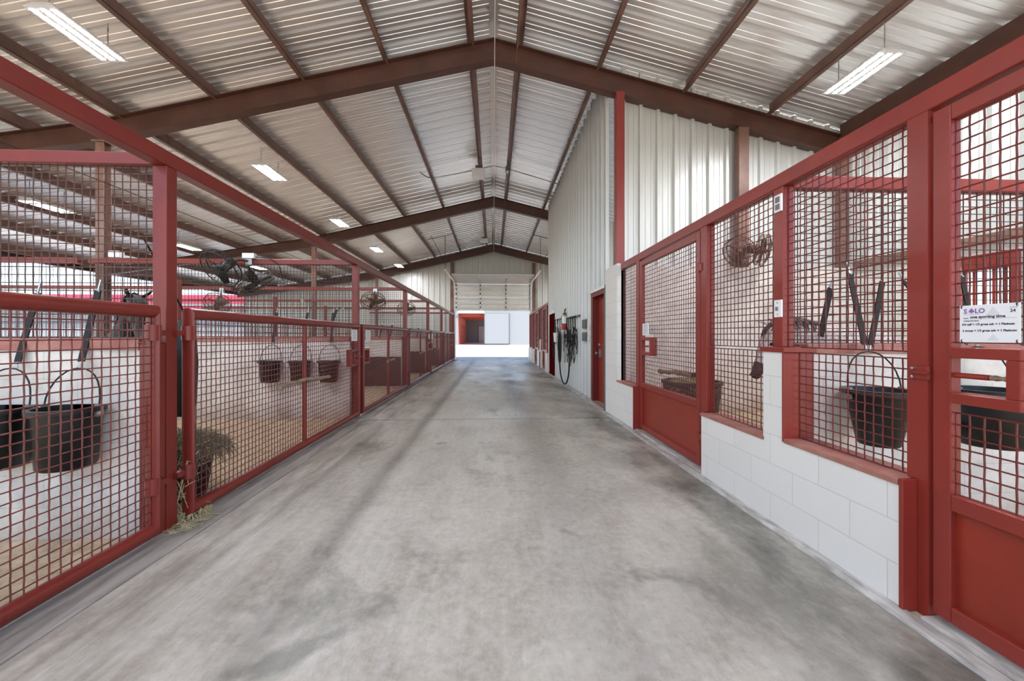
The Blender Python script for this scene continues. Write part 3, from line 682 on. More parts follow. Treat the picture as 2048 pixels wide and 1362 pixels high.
# strike keeper on near post
k = thing('latch_keeper', 'small red bolt keeper on the wide near post', 'latch', (SX-.025, 1.72, 1.12))
MB().box(SX-.03, SX-.02, 1.69, 1.765, 1.09, 1.15).build('keeper_plate', 'red', k, bev=.003)
MB().tube([(SX-.035, 1.685, 1.12), (SX-.035, 1.75, 1.12)], .008, 8).build('keeper_pin', 'red', k, smooth=True)
for z in (1.1, 1.14): MB().lathe([(0, -.012), (.007, -.01), (.007, 0), (0, 0)], n=10).xf(Matrix.Translation((SX-.03, 1.752, z)) @ Matrix.Rotation(PI/2, 4, 'Y')).build('bolt_head', 'zinc', k)
notice(SX-.03, 5.0, 1.375, .21, .155, 'white paper notice on the closed right stall door')
branch([(SX+.08, 4.82, .85), (SX+.085, 4.4, .87), (SX+.08, 3.97, .885)], .026, 'pale branch behind the mesh of the closed right stall door')
# outlet and switch
t = thing('outlet', 'white double power outlet high on the pillar post', 'outlet', (SX-.025, 2.635, 2.21))
MB().box(SX-.032, SX-.02, 2.598, 2.668, 2.15, 2.27).build('cover_plate', 'white', t, bev=.003)
for z in (2.185, 2.235):
    MB().box(SX-.036, SX-.031, 2.612, 2.654, z-.02, z+.02).build('socket', 'greyp', t, bev=.003)
t = thing('light_switch', 'white light switch plate low on the pillar post', 'switch', (SX-.025, 2.635, 1.48))
MB().box(SX-.032, SX-.02, 2.598, 2.668, 1.42, 1.54).build('cover_plate', 'white', t, bev=.003)
MB().box(SX-.044, SX-.03, 2.628, 2.64, 1.465, 1.492).build('toggle', 'greyp', t)
for z in (1.44, 1.52): MB().box(SX-.034, SX-.031, 2.63, 2.638, z-.004, z+.004).build('screw', 'greyp', t)

# name card
def text_into(m1, body, size, y, z, x, bold=0., align='LEFT'):
    cu = bpy.data.curves.new('tmp_text', 'FONT'); cu.body = body; cu.size = size; cu.offset = bold; cu.align_x = align; cu.resolution_u = 3
    o = bpy.data.objects.new('tmp_text', cu); C.objects.link(o); bpy.context.view_layer.update()
    me = bpy.data.meshes.new_from_object(o.evaluated_get(bpy.context.evaluated_depsgraph_get()))
    vs = [(x, y-v.co.x, z+v.co.y) for v in me.vertices]; fs = [tuple(p.vertices) for p in me.polygons]
    m1.add(vs, fs); bpy.data.objects.remove(o); bpy.data.meshes.remove(me); bpy.data.curves.remove(cu)
CX = SX-.04; L_, R_ = 1.560, 1.370; T_, B_ = 1.416, 1.264
card = thing('name_card', 'white laminated name card with handwriting wired to the near stall door', 'sign', (CX, 1.465, 1.34))
MB().box(CX-.0015, CX+.0015, R_, L_, B_, T_).build('card', 'paper', card)
lx = CX-.002
m1 = MB(); text_into(m1, 'S', .026, L_-.014, 1.383, lx, .001); text_into(m1, 'LO', .026, L_-.051, 1.383, lx, .001)
sp = []
for i in range(25):
    a = -PI/2+i/24*2*PI; r_ = .5+.5*abs(math.cos(a))
sy, sz = L_-.0405, 1.3925
pts = [(0, .014), (.004, .008), (.010, .001), (.0115, -.004), (.008, -.0085), (.003, -.0065), (.0015, -.006), (.004, -.0125), (-.004, -.0125), (-.0015, -.006), (-.003, -.0065), (-.008, -.0085), (-.0115, -.004), (-.010, .001), (-.004, .008)]
m1.prism([(sy-a*.85, sz+b*.85) for a, b in pts], 'x', lx, lx+.0006)
m1.box(lx, lx+.0004, L_-.07, L_-.014, 1.3775, 1.3785)
m1.build('logo_lettering', 'purple', card)
m1 = MB(); text_into(m1, 'Stall #', .0085, L_-.160, 1.397, lx); m1.build('stall_lettering', 'greyp', card)
m1 = MB(); text_into(m1, '24', .0165, L_-.161, 1.3815, lx, .0004)
text_into(m1, 'Name:', .0062, L_-.014, 1.361, lx, .0002); text_into(m1, 'Feeding Instructions:', .0062, L_-.014, 1.350, lx, .0003)
text_into(m1, 'one sporting time', .0155, L_-.036, 1.3625, lx, .0005)
text_into(m1, '3/4 calf + 1/3 gross adv + 1 Platinum', .0113, L_-.008, 1.3335, lx, .0005)
text_into(m1, '2 scoop + 1/3 gross adv + 1 Platinum', .0113, L_-.010, 1.308, lx, .0005)
m1.build('lettering', 'ink', card)
m1 = MB(); m1.box(lx, lx+.0003, L_-.18, L_-.036, 1.3595, 1.3602); m1.build('ruled_line', 'greyp', card)
m1 = MB()
m1.prism([(L_-.085, 1.37), (L_-.135, 1.37), (L_-.11, 1.405)], 'x', CX-.0017, CX-.0016); m1.prism([(L_-.09, 1.272), (L_-.13, 1.272), (L_-.11, 1.298)], 'x', CX-.0017, CX-.0016)
m1.build('watermark_shape', mat('faint_grey_print', (222, 220, 224), .6), card)
for yy in (L_-.008, R_+.008):
    for zz, up in ((T_-.012, 1), (B_+.012, -1)):
        m1 = MB(); m1.tube([(CX-.003, yy, zz), (CX-.006, yy, zz+up*.008), (CX+.02, yy, zz+up*.022), (CX+.03, yy, zz+up*.012)], .0016, 5); m1.build('wire_tie', 'ink', card)

# right divider between the two near stalls
y = 2.63
w = MB(); w.box(2.12, 6.2, 2.56, 2.76, 0, 1.17); wo = struct(w.build('wall_right_divider', 'blockx'), 'white block wall dividing the two near right stalls', 'wall')
MB().box(2.12, 6.2, 2.55, 2.77, 1.17, 1.235).build('wall_cap', 'dustred', wo, bev=.004)['label'] = 'dusty red steel cap'
s = thing('stall_screen', 'dark wire divider screen above the right block divider, with a red top rail', 'wire screen', (4.1, 2.63, 1.235))
MB().box(2.06, 6.18, 2.60, 2.68, 2.31, 2.395).build('top_rail', 'red', s, bev=.005)
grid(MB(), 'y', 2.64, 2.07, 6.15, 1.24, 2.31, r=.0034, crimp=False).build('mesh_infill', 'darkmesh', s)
WR = 2.56
b = bucket(2.415, WR, .61, .955, .168, .108, 'large black tapered bucket hanging in the mesh bay by the wide near post', 'buckets in the near right stall', 1.19, flat=False)
strap((2.47, WR+.07, 1.804), (b[0]-.01, b[1], b[2]), 'left of two black straps forming a V above the right tapered bucket', 'straps in the right stalls')
strap((2.74, WR+.07, 1.735), (b[0]+.01, b[1], b[2]), 'right of two black straps forming a V above the right tapered bucket', 'straps in the right stalls')
b = bucket(3.14, WR, .60, .955, .185, .15, 'large black bucket seen through the latch box of the near right door', 'buckets in the near right stall', 1.22, flat=False)
strap((3.30, WR+.07, 1.785), b, 'black strap behind the name card, holding the bucket by the near door', 'straps in the right stalls')
strap((2.85, WR+.07, 1.737), (2.98, WR-.12, 1.26), 'black strap slanting behind the wide near post', 'straps in the right stalls')
strap((2.36, WR+.07, 1.68), (2.27, WR+.07, 1.255), 'thin black strap in front of the grey horse, left of the V straps', 'straps in the right stalls')
t = thing('drinker', 'small dark drinker with a pale lid left of the bucket behind the near door', 'drinker', (2.93, WR-.1, .6))
MB().lathe([(0, 0), (.05, 0), (.055, .09), (.055, .1), (0, .1)], (2.90, WR-.1, .6), 20).build('bowl', 'black', t, smooth=True)
MB().lathe([(.054, .1), (.058, .105), (.05, .16), (.03, .175), (0, .175)], (2.90, WR-.1, .6), 20).build('lid', 'paper', t, smooth=True)
t = thing('feed_tub', 'dark feed tub low behind the mesh of the closed right stall door', 'tub', (2.4, 4.75, 0))
MB().lathe([(0, 0), (.25, 0), (.27, .02), (.33, .70), (.35, .7), (.35, .74), (.32, .74), (.25, .05), (0, .05)], (2.45, 4.75, 0), 32).build('tub_body', mat('grey_tub', (84, 72, 68), .6, var=.2), t, smooth=True)
m1 = blades((2.45, 4.75, .62), .3, .14, 700, .05); tag(m1.build('hay', 'straw'), 'pale hay in the feed tub behind the closed stall door', 'hay', kind='stuff')

# ------------------------------------------------------------------ tall ribbed wall: door, panels, tack
d = thing('door_1', 'red panelled side door with a three-pane light, set in the tall ribbed wall', 'door', (1.98, 7.2, 0)); struct(d)
f = MB(); f.box(1.93, 2.12, 7.58, 7.70, 0, 2.12); f.box(1.93, 2.12, 6.68, 6.74, 0, 2.12); f.box(1.93, 2.12, 6.74, 7.58, 2.04, 2.12); f.build('door_frame', 'jamb', d, bev=.004)
f = MB(); f.box(1.90, 1.96, 6.66, 7.72, 2.12, 2.17); f.build('head_flashing', 'white', d)
leaf = MB().box(2.05, 2.09, 6.74, 7.58, .03, 2.04).build('door_leaf', 'doorred', d)
f = MB()
for z0, z1 in ((.14, .86),):
    for y0, y1 in ((6.86, 7.12), (7.2, 7.46)): f.box(2.04, 2.052, y0, y1, z0, z1)
f.build('raised_panel', 'doorred', d, bev=.008)
for k in range(3):
    z = 1.08+k*.30; MB().box(2.044, 2.052, 6.86, 7.14, z, z+.26).build('glass_pane', 'glass', d)
f = MB()
for k in range(4): f.box(2.036, 2.05, 6.83, 7.17, 1.04+k*.30, 1.08+k*.30)
f.box(2.036, 2.05, 6.83, 6.86, 1.04, 1.98); f.box(2.036, 2.05, 7.14, 7.17, 1.04, 1.98); f.build('glazing_trim', 'doorred', d, bev=.003)
kn = MB(); kn.lathe([(0, 0), (.032, 0), (.032, .012), (.014, .02), (.014, .045), (.03, .06), (.03, .08), (.018, .09), (0, .09)], n=18); kn.xf(Matrix.Translation((2.05, 7.47, .96)) @ Matrix.Rotation(-PI/2, 4, 'Y')).build('knob', 'zinc', d, smooth=True)
kn = MB(); kn.box(2.03, 2.05, 7.42, 7.52, .88, 1.04); kn.lathe([(0, 0), (.03, 0), (.028, .02), (0, .022)], n=16); kn.build('lock_plate', 'zinc', d, bev=.004)
kn = MB(); kn.lathe([(0, 0), (.03, 0), (.03, .02), (.012, .03), (0, .03)], n=16); kn.xf(Matrix.Translation((2.05, 7.47, 1.12)) @ Matrix.Rotation(-PI/2, 4, 'Y')).build('deadbolt', 'zinc', d, smooth=True)
MB().box(1.9, 2.12, 6.7, 7.68, 0, .03).build('threshold', 'sill', d)
f = MB(); f.box(1.905, 1.93, 6.655, 6.70, 0, 2.17); f.build('edge_trim', 'grey', d)
d = thing('door_2', 'dark red recessed door at the far end of the tall ribbed wall', 'door', (1.98, 13.0, 0)); struct(d)
MB().box(1.93, 1.945, 12.45, 13.5, .02, 2.02).build('door_leaf', 'drdoor', d); f = MB(); f.box(1.92, 1.965, 12.40, 13.55, 2.02, 2.12); f.build('head_flashing', 'white', d)
MB().box(1.9, 1.98, 12.42, 13.52, 0, .02).build('threshold', 'sill', d)
for z0, z1, l in ((1.45, 1.64, 'upper of two grey electrical panels on the tall ribbed wall'), (1.18, 1.37, 'lower of two grey electrical panels on the tall ribbed wall')):
    t = thing('electrical_panel', l, 'electrical panel', (1.95, 8.25, z0), 'grey panels on the ribbed wall')
    MB().box(1.92, 1.985, 8.07, 8.43, z0, z1).build('cabinet', 'grey', t, bev=.004); MB().box(1.912, 1.921, 8.09, 8.41, z0+.015, z1-.015).build('door_cover', 'grey', t, bev=.003)
for z, l in ((1.42, 'upper'), (1.2, 'lower')):
    tag(MB().box(1.92, 1.944, 7.86, 7.93, z, z+.1).build('wall_switch', 'white', bev=.003), '%s small white switch between the grey panels and the red door' % l, 'switch')
# extinguisher
t = thing('fire_extinguisher', 'small white fire extinguisher with a red label on the ribbed wall', 'fire extinguisher', (1.89, 10.35, 1.4))
MB().lathe([(0, 0), (.07, 0), (.075, .02), (.075, .36), (.05, .41), (.025, .43), (0, .43)], (1.885, 10.35, 1.42), 22).build('cylinder', 'white', t, smooth=True)
MB().lathe([(.0765, .0), (.0765, .17)], (1.885, 10.35, 1.45), 22).build('red_label', 'exred', t, smooth=True)
f = MB(); f.box(1.85, 1.92, 10.28, 10.42, 1.84, 1.9); f.tube([(1.885, 10.35, 1.86), (1.885, 10.3, 1.97), (1.885, 10.2, 2.0)], .018, 8); f.tube([(1.885, 10.35, 1.88), (1.885, 10.24, 1.9)], .016, 8); f.build('valve_head', 'extan', t)
f = MB(); f.tube([(1.885, 10.36, 1.86), (1.83, 10.46, 1.8), (1.82, 10.44, 1.6)], .012, 8); f.build('hose', 'strap', t, smooth=True)
def rack(y0, y1, z, n, label):
    t = thing('tack_rack', label, 'tack rack', (1.95, (y0+y1)/2, z), 'hook racks on the ribbed wall')
    MB().box(1.925, 1.944, y0, y1, z-.02, z+.02).build('rack_bar', 'fanblk', t)
    ys = []
    for i in range(n):
        y = y0+(i+.5)*(y1-y0)/n; ys.append(y)
        MB().tube([(1.93, y, z), (1.87, y, z-.01), (1.85, y, z+.02)], .008, 6).build('hook', 'zinc', t, smooth=True)
    return ys
ra = rack(10.7, 11.9, 1.78, 3, 'left black hook rack on the tall ribbed wall, beside the dark far door')
rb = rack(8.72, 9.95, 1.75, 5, 'right black hook rack on the tall ribbed wall, beside the grey panels')
def tack(y, ztop, zlow, m, label, n=6, wide=.2, grp='bridles and lead ropes on the hook racks'):
    t = thing('bridle', label, 'tack', (1.86, y, ztop), grp)
    hd = MB(); hd.tube([(1.86, y-.015, ztop-.02), (1.85, y-.02, ztop+.01), (1.86, y, ztop+.015), (1.85, y+.02, ztop+.01), (1.86, y+.015, ztop-.3), (1.86, y-.01, ztop-.32)], .012, 6); hd.build('crown_strap', m, t, smooth=True)
    for k in range(n):
        w = wide*rnd.uniform(.4, 1.); zl = zlow+(ztop-.45-zlow)*rnd.uniform(0, .8); dx = rnd.uniform(-.06, .05); o = rnd.uniform(-.1, .1); zt = ztop-rnd.uniform(.2, .4)
        pts = []
        for i in range(17):
            a = -PI/2+2*PI*i/16; s = (1+math.sin(a))/2
            pts.append((1.84+dx+rnd.uniform(-.008, .008), y+o*(1-s)+w*math.cos(a)*(1-.75*s), zl+(zt-zl)*s))
        MB().tube(pts, rnd.uniform(.005, .008), 6).build('strap_loop', m, t, smooth=True)
    nb = MB(); nb.tube([(1.80, y+.1*math.cos(2*PI*i/14), ztop-.45+.05*math.sin(2*PI*i/14)) for i in range(14)], .01, 6, closed=True); nb.build('noseband', m, t, smooth=True)
tack(ra[0], 1.76, .82, 'greyrope', 'pale halter hanging on the left hook rack, nearest its right end', 3)
tack(ra[1], 1.76, .75, 'strap', 'black bridle in the middle of the left hook rack', 4)
tack(ra[2], 1.76, .6, 'strap', 'black bridle on the left hook rack, nearest the dark far door', 4)
for i, y in enumerate(rb):
    tack(y, 1.73, (.62, .7, .55, .75, .6)[i], 'rope' if i % 2 else 'strap', 'dark bridle on the right hook rack, %s hook from the grey panels' % ORD[i], 4, .19)
t = thing('lead_rope', 'long black rope looping down to the floor edge under the hook racks', 'rope', (1.85, 10.2, 1.1))
pts = [(1.83, 10.75, 1.3)]
for i in range(25):
    a = PI+PI*i/24; pts.append((1.82, 10.05-.65*math.cos(a)*-1 if False else 10.05+.68*math.cos(a)*-1, .62+.56*math.sin(a)))
pts.append((1.83, 9.4, 1.2))
MB().tube(pts, .018, 8).build('rope_loop', 'strap', t, smooth=True)
pts = [(1.80, 10.62+.2*math.cos(2*PI*i/20), .98+.42*math.sin(2*PI*i/20)) for i in range(20)]
MB().tube(pts, .02, 8, closed=True).build('coil', 'rope', t, smooth=True)
t = thing('white_pail', 'white pail shape hanging among the bridles on the left rack', 'pail', (1.82, 11.15, 1.15))
MB().lathe([(0, 0), (.08, 0), (.1, .25), (.105, .25), (.105, .26), (.09, .26), (.075, .02), (0, .02)], (1.80, 11.1, 1.12), 20).build('pail_body', 'white', t, smooth=True); MB().tube([(1.80, 11.0, 1.37), (1.80, 11.05, 1.5), (1.82, 11.1, 1.62), (1.80, 11.15, 1.5), (1.80, 11.2, 1.37)], .005, 5).build('pail_handle', 'zinc', t, smooth=True)

# ------------------------------------------------------------------ far right stall fronts
w = MB()
for y0, y1, z1 in ((14.0, 14.55, .66), (15.75, 17.3, .66), (16.05, 16.35, 1.15), (18.6, 19.3, .66), (20.55, 21.45, .66)): w.box(BX, BX+.2, y0, y1, 0, z1)
struct(w.build('wall_right_far_block', 'blocky'), 'white block base of the far right stalls', 'wall')
tag(MB().box(SX-.02, SX+.07, 14.02, 21.7, 2.43, 2.52).build('header_beam', 'red', bev=.006), 'red header over the far right stall doors', 'header beam')
for i, (y0, y1) in enumerate(((14.02, 14.12), (14.5, 14.58), (15.72, 15.8), (17.25, 17.33), (18.55, 18.63), (20.0, 20.08), (21.5, 21.7))):
    post('stall_post', SX-.02, SX+.07, y0, y1, 0, 2.43, 'red', 'red post of the far right stall fronts, %s past the tall ribbed wall' % ORD[i], 'post', 'posts of the far right stalls')
stall_door(14.6, 15.7, 14.6, 'far right stall door nearest the tall ribbed wall', 1.1, .72, near=False, top=2.4)
stall_door(17.35, 18.53, 17.35, 'far right stall door in the middle of the far row', 1.1, .72, near=False, top=2.4)
for y0, y1, l in ((14.12, 14.5, 'narrow mesh bay next to the tall ribbed wall'), (15.8, 17.25, 'mesh bay between the two far right doors'), (18.63, 20.0, 'mesh bay beyond the second far right door'), (20.08, 21.5, 'last mesh bay before the overhead door on the right')):
    t = thing('mesh_bay', l, 'wire screen', (SX, (y0+y1)/2, .66), 'mesh bays of the far right stalls'); grid(MB(), 'x', SX+.02, y0, y1, .7, 2.43, r=.0034, crimp=False).build('mesh_infill', 'mesh', t)
tag(MB().box(SX-.05, SX-.01, 16.0, 16.4, .72, 1.17).build('salt_box', 'dustred', bev=.005), 'dusty red cap box on the far right stall front between the doors', 'cap')
mb = MB(); mb.box(6.2, 6.38, 14, 21.8, 0, 4.8); struct(mb.build('wall_far_side', 'blockside'), 'outer wall of the far right stalls', 'wall')

# ------------------------------------------------------------------ overhead door
od = thing('overhead_door', 'half raised white sectional overhead door at the end of the aisle', 'overhead door', (0, 21.62, 2.67))
def section(z0, z1):
    m1 = MB(); n = 6; dz = (z1-z0)/n
    for i in range(n): m1.box(-2.07, 2.03, 21.545 if i % 2 else 21.58, 21.61, z0+i*dz, z0+(i+1)*dz)
    return m1
section(2.67, 3.41).build('door_section', 'odoor', od); section(3.42, 4.13).build('door_section', 'odoor', od)
P = [(21.59, 4.14), (21.52, 4.22), (21.35, 4.27), (19.7, 4.31)]
for a, b in (((21.56, 4.14), (21.3, 4.26)), ((21.28, 4.265), (20.66, 4.285)), ((20.64, 4.285), (20.0, 4.305)), ((19.98, 4.305), (19.45, 4.32))):
    MB().hexa([(-2.07, a[0], a[1]), (2.03, a[0], a[1]), (2.03, b[0], b[1]), (-2.07, b[0], b[1]), (-2.07, a[0], a[1]+.04), (2.03, a[0], a[1]+.04), (2.03, b[0], b[1]+.04), (-2.07, b[0], b[1]+.04)]).build('door_section', 'odoor', od)
for x in (-2.03, -.72, .68, 1.99):
    m1 = MB(); m1.box(x-.03, x+.03, 21.545, 21.56, 2.68, 4.13); m1.build('stile', 'zinc', od)
    for y, z in ((21.55, 3.41), (21.3, 4.245), (20.65, 4.265), (20.0, 4.285)): MB().box(x-.05, x+.05, y-.05, y+.04, z-.04, z+.02).build('hinge', 'zinc', od)
for x in (-2.13, 2.09):
    MB().tube([(x, 21.62, .0), (x, 21.62, 3.8), (x, 21.55, 4.05), (x, 21.35, 4.2), (x, 21.1, 4.24), (x, 17.5, 4.22)], .045, 6).build('track', 'white', od, smooth=True)
    s = -1 if x < 0 else 1
    hz = 17.3
    MB().tube([(x, 17.5, 4.25), (x, 17.4, roofz(x)-.25)], .014, 5).build('hanger_rod', 'fanblk', od)
    MB().tube([(x, 17.5, 4.5), (x+s*.6, 17.3, roofz(x+.6)-.42)], .012, 5).build('hanger_brace', 'fanblk', od)
    MB().tube([(x-s*.35, 17.4, roofz(x-s*.35)-.22), (x+s*.75, 17.4, roofz(x+s*.75)-.22)], .014, 5).build('hanger_bar', 'fanblk', od)
MB().tube([(-2.3, 21.55, 4.66), (2.25, 21.55, 4.66)], .045, 10).build('spring_shaft', 'conduit', od, smooth=True)
MB().box(-2.15, 2.12, 21.62, 21.74, 4.4, 4.62).build('head_plate', 'conduit', od)
for x in (-2.12, 2.07): MB().box(x-.04, x+.04, 21.64, 21.76, 0, 4.4).build('jamb_plate', 'odoor', od)
tag(MB().tube([(2.28, 21.5, 4.0), (2.36, 21.45, 3.75), (2.3, 21.45, 3.6), (2.22, 21.5, 3.75), (2.25, 21.5, 4.0)], .01, 6).build('cable_loop', 'grey', smooth=True), 'small grey cable loop right of the overhead door', 'cable')

# ------------------------------------------------------------------ ridge things
def ridge_box(x, y, z, w, h, label):
    t = thing('speaker', label, 'speaker', (x, y, z), 'boxes under the ridge')
    MB().box(x-w/2, x+w/2, y-.12, y+.1, z-h/2, z+h/2).build('housing', 'white', t, bev=.012)
    MB().box(x-w/2+.02, x+w/2-.02, y-.13, y-.12, z-h/2+.02, z+h/2-.02).build('grille', 'white', t, bev=.004)
    MB().box(x-.08, x+.08, y-.05, y+.05, z+h/2, z+h/2+.1).build('mount_bracket', 'extan', t)
ridge_box(-.44, 11.4, 5.98, .37, .27, 'larger white speaker box hanging under the ridge before the middle rafter')
ridge_box(-.46, 19.4, 5.98, .38, .2, 'small cream speaker box under the ridge near the end wall')
def zr(x, d=.22): return roofz(x)-d
tag(MB().tube([(-2.0, 10.8, zr(-2)), (-1.85, 11.2, zr(-1.85)-.01), (-1.72, 11.35, zr(-1.7)), (-.62, 11.4, zr(-.62)), (.0, 11.4, zr(0)), (.42, 11.2, zr(.45)-.05), (.5, 11.35, zr(.5)), (1.95, 11.5, zr(1.95))], .014, 8).build('conduit_pipe', 'conduit', smooth=True), 'thin grey conduit crossing the roof through the white speaker box', 'conduit')
t = thing('camera_unit', 'small grey device on the purlin just right of the white speaker box', 'camera', (.4, 11.2, 6.05))
MB().box(.34, .46, 11.1, 11.25, 5.98, 6.1).build('housing', 'grey', t, bev=.01); MB().lathe([(0, 0), (.03, 0), (.03, .06), (0, .06)], (.4, 11.15, 5.92), 14).build('lens_hood', 'white', t)
tag(MB().tube([(.02, -2, 5.7), (.02, 6.5, 5.72), (.02, 21.2, 5.72), (.02, 21.5, 4.75)], .006, 5).build('pull_cable', 'white'), 'thin pale cable running straight under the ridge to the overhead door', 'cable')
tag(MB().tube([(.36, -1, 5.9), (.40, 13.8, 5.86)], .004, 4).build('pull_cable', 'greyrope'), 'thin blue-grey cord just right of the ridge', 'cable')
def strip(x, y0, y1, label):
    t = thing('conduit_bracket', label, 'conduit', (x, y0, roofz(x)-.2)); s = -1 if x > 0 else 1
    z = roofz(x)-.13
    MB().tube([(x+s*.05, y0, z), (x+s*.05, y1, z)], .028, 10).build('pipe', 'zinc', t, smooth=True); MB().tube([(x+s*.035, y0, z+.065), (x+s*.035, y1, z+.065)], .02, 8).build('pipe', 'zinc', t, smooth=True)
    MB().box(x+s*.004, x+s*.03, y0+.1, y1, z-.05, z+.1).build('channel', 'fanblk', t)
    MB().tube([(x+s*.05, y1, z), (x+s*.04, y1+.25, z+.0)], .012, 8).build('cable_tail', 'zinc', t)
strip(3.28, 2.5, 4.72, 'pair of shiny conduits clipped to a purlin at the top right'); strip(-3.15, 3.0, 4.55, 'shiny conduit clipped to a purlin at the top left')
tag(MB().box(1.9, 2.0, 4.9, 5.0, 5.5, roofz(1.95)-.02).build('hanger_strut', 'brown'), 'short brown hanger under the roof at the top right', 'strut') if False else None
tag(MB().tube([(GX-3.0, -1, 3.3), (GX-2.2, 12.5, 3.05)], .006, 5).build('guy_wire', 'fanblk'), 'thin dark wire slanting above the left stalls', 'wire')

# ------------------------------------------------------------------ lights
def fixture(x, y, z, label, zt):
    t = thing('hanging_light', label, 'light', (x, y, z), 'white LED high bay lights')
    L2, W = .42, .17
    b = MB(); b.hexa([(x-W, y-L2, z), (x+W, y-L2, z), (x+W, y+L2, z), (x-W, y+L2, z), (x-W*.55, y-L2*.92, z+.07), (x+W*.55, y-L2*.92, z+.07), (x+W*.55, y+L2*.92, z+.07), (x-W*.55, y+L2*.92, z+.07)]); b.build('housing', 'lampb', t, bev=.008)
    for k in (-1, 0, 1): MB().box(x+k*.108-.026, x+k*.108+.026, y-L2*.9, y+L2*.9, z-.0015, z-.0002).build('led_strip', 'lamp', t)
    for s in (-1, 1):
        c = MB(); n = max(2, int((zt-z-.07)/.05))
        for i in range(n):
            z0 = z+.07+(zt-z-.07)*i/n; z1 = z+.07+(zt-z-.07)*(i+1)/n
            c.box(x-(.007 if i % 2 else .002), x+(.007 if i % 2 else .002), y+s*L2*.75-(.002 if i % 2 else .007), y+s*L2*.75+(.002 if i % 2 else .007), z0, z1)
        c.build('chain', 'zinc', t)
LY = [4.7, 8.5, 12.25, 16.05, 19.8]
for i, y in enumerate(LY): fixture(-4.7, y, 4.7+.02*i, 'lit white strip light hanging over the left stalls, %s one along' % ORD[i], roofz(-4.7)-.2)
fixture(4.7, 4.82, 4.64, 'lit white strip light hanging over the near right stall', roofz(4.7)-.2)
for i, y in enumerate([4.6, 8.55, 12.25, 15.8]): fixture(-9.2, y, 3.95, 'lit strip light under the low outer roof on the left, %s one along' % ORD[i], roofz(-9.2)-.02)
for i, x in enumerate([-1.8, 1.81]): fixture(x, -1.3, 5.1, 'added unseen strip light over the %s side of the aisle behind the camera' % ('left', 'right')[i], roofz(x)-.2)  # invented pair, out of view, added to brighten the aisle floor
fixture(-4.7, .75, 4.68, 'strip light over the left stalls behind the camera', roofz(-4.7)-.2)
fixture(4.7, .85, 4.62, 'strip light over the right stalls behind the camera', roofz(4.7)-.2)
for i, y in enumerate([16.5, 19.8]): fixture(4.7, y, 4.6, 'strip light over the far right stalls, %s one' % ORD[i], roofz(4.7)-.2)

# ------------------------------------------------------------------ horses
def skin_mesh(name, chains, sub=2):
    """chains: list of lists of (pos, (rx, ry)); first vertex of every later chain names an existing index"""
    vs = []; rs = []; es = []
    for ch in chains:
        prev = None
        for p in ch:
            if isinstance(p, int): prev = p; continue
            vs.append(p[0]); rs.append(p[1]); i = len(vs)-1
            if prev is not None: es.append((prev, i))
            prev = i
    me = bpy.data.meshes.new(name+'_cage'); me.from_pydata(vs, es, []); o = bpy.data.objects.new(name+'_cage', me); C.objects.link(o)
    o.modifiers.new('skin', 'SKIN'); s = o.modifiers.new('sub', 'SUBSURF'); s.levels = s.render_levels = sub
    for i, r in enumerate(rs): me.skin_vertices[0].data[i].radius = r; me.skin_vertices[0].data[i].use_root = (i == 0)
    bpy.context.view_layer.update()
    nm = bpy.data.meshes.new_from_object(o.evaluated_get(bpy.context.evaluated_depsgraph_get()))
    bpy.data.objects.remove(o); bpy.data.meshes.remove(me)
    return nm
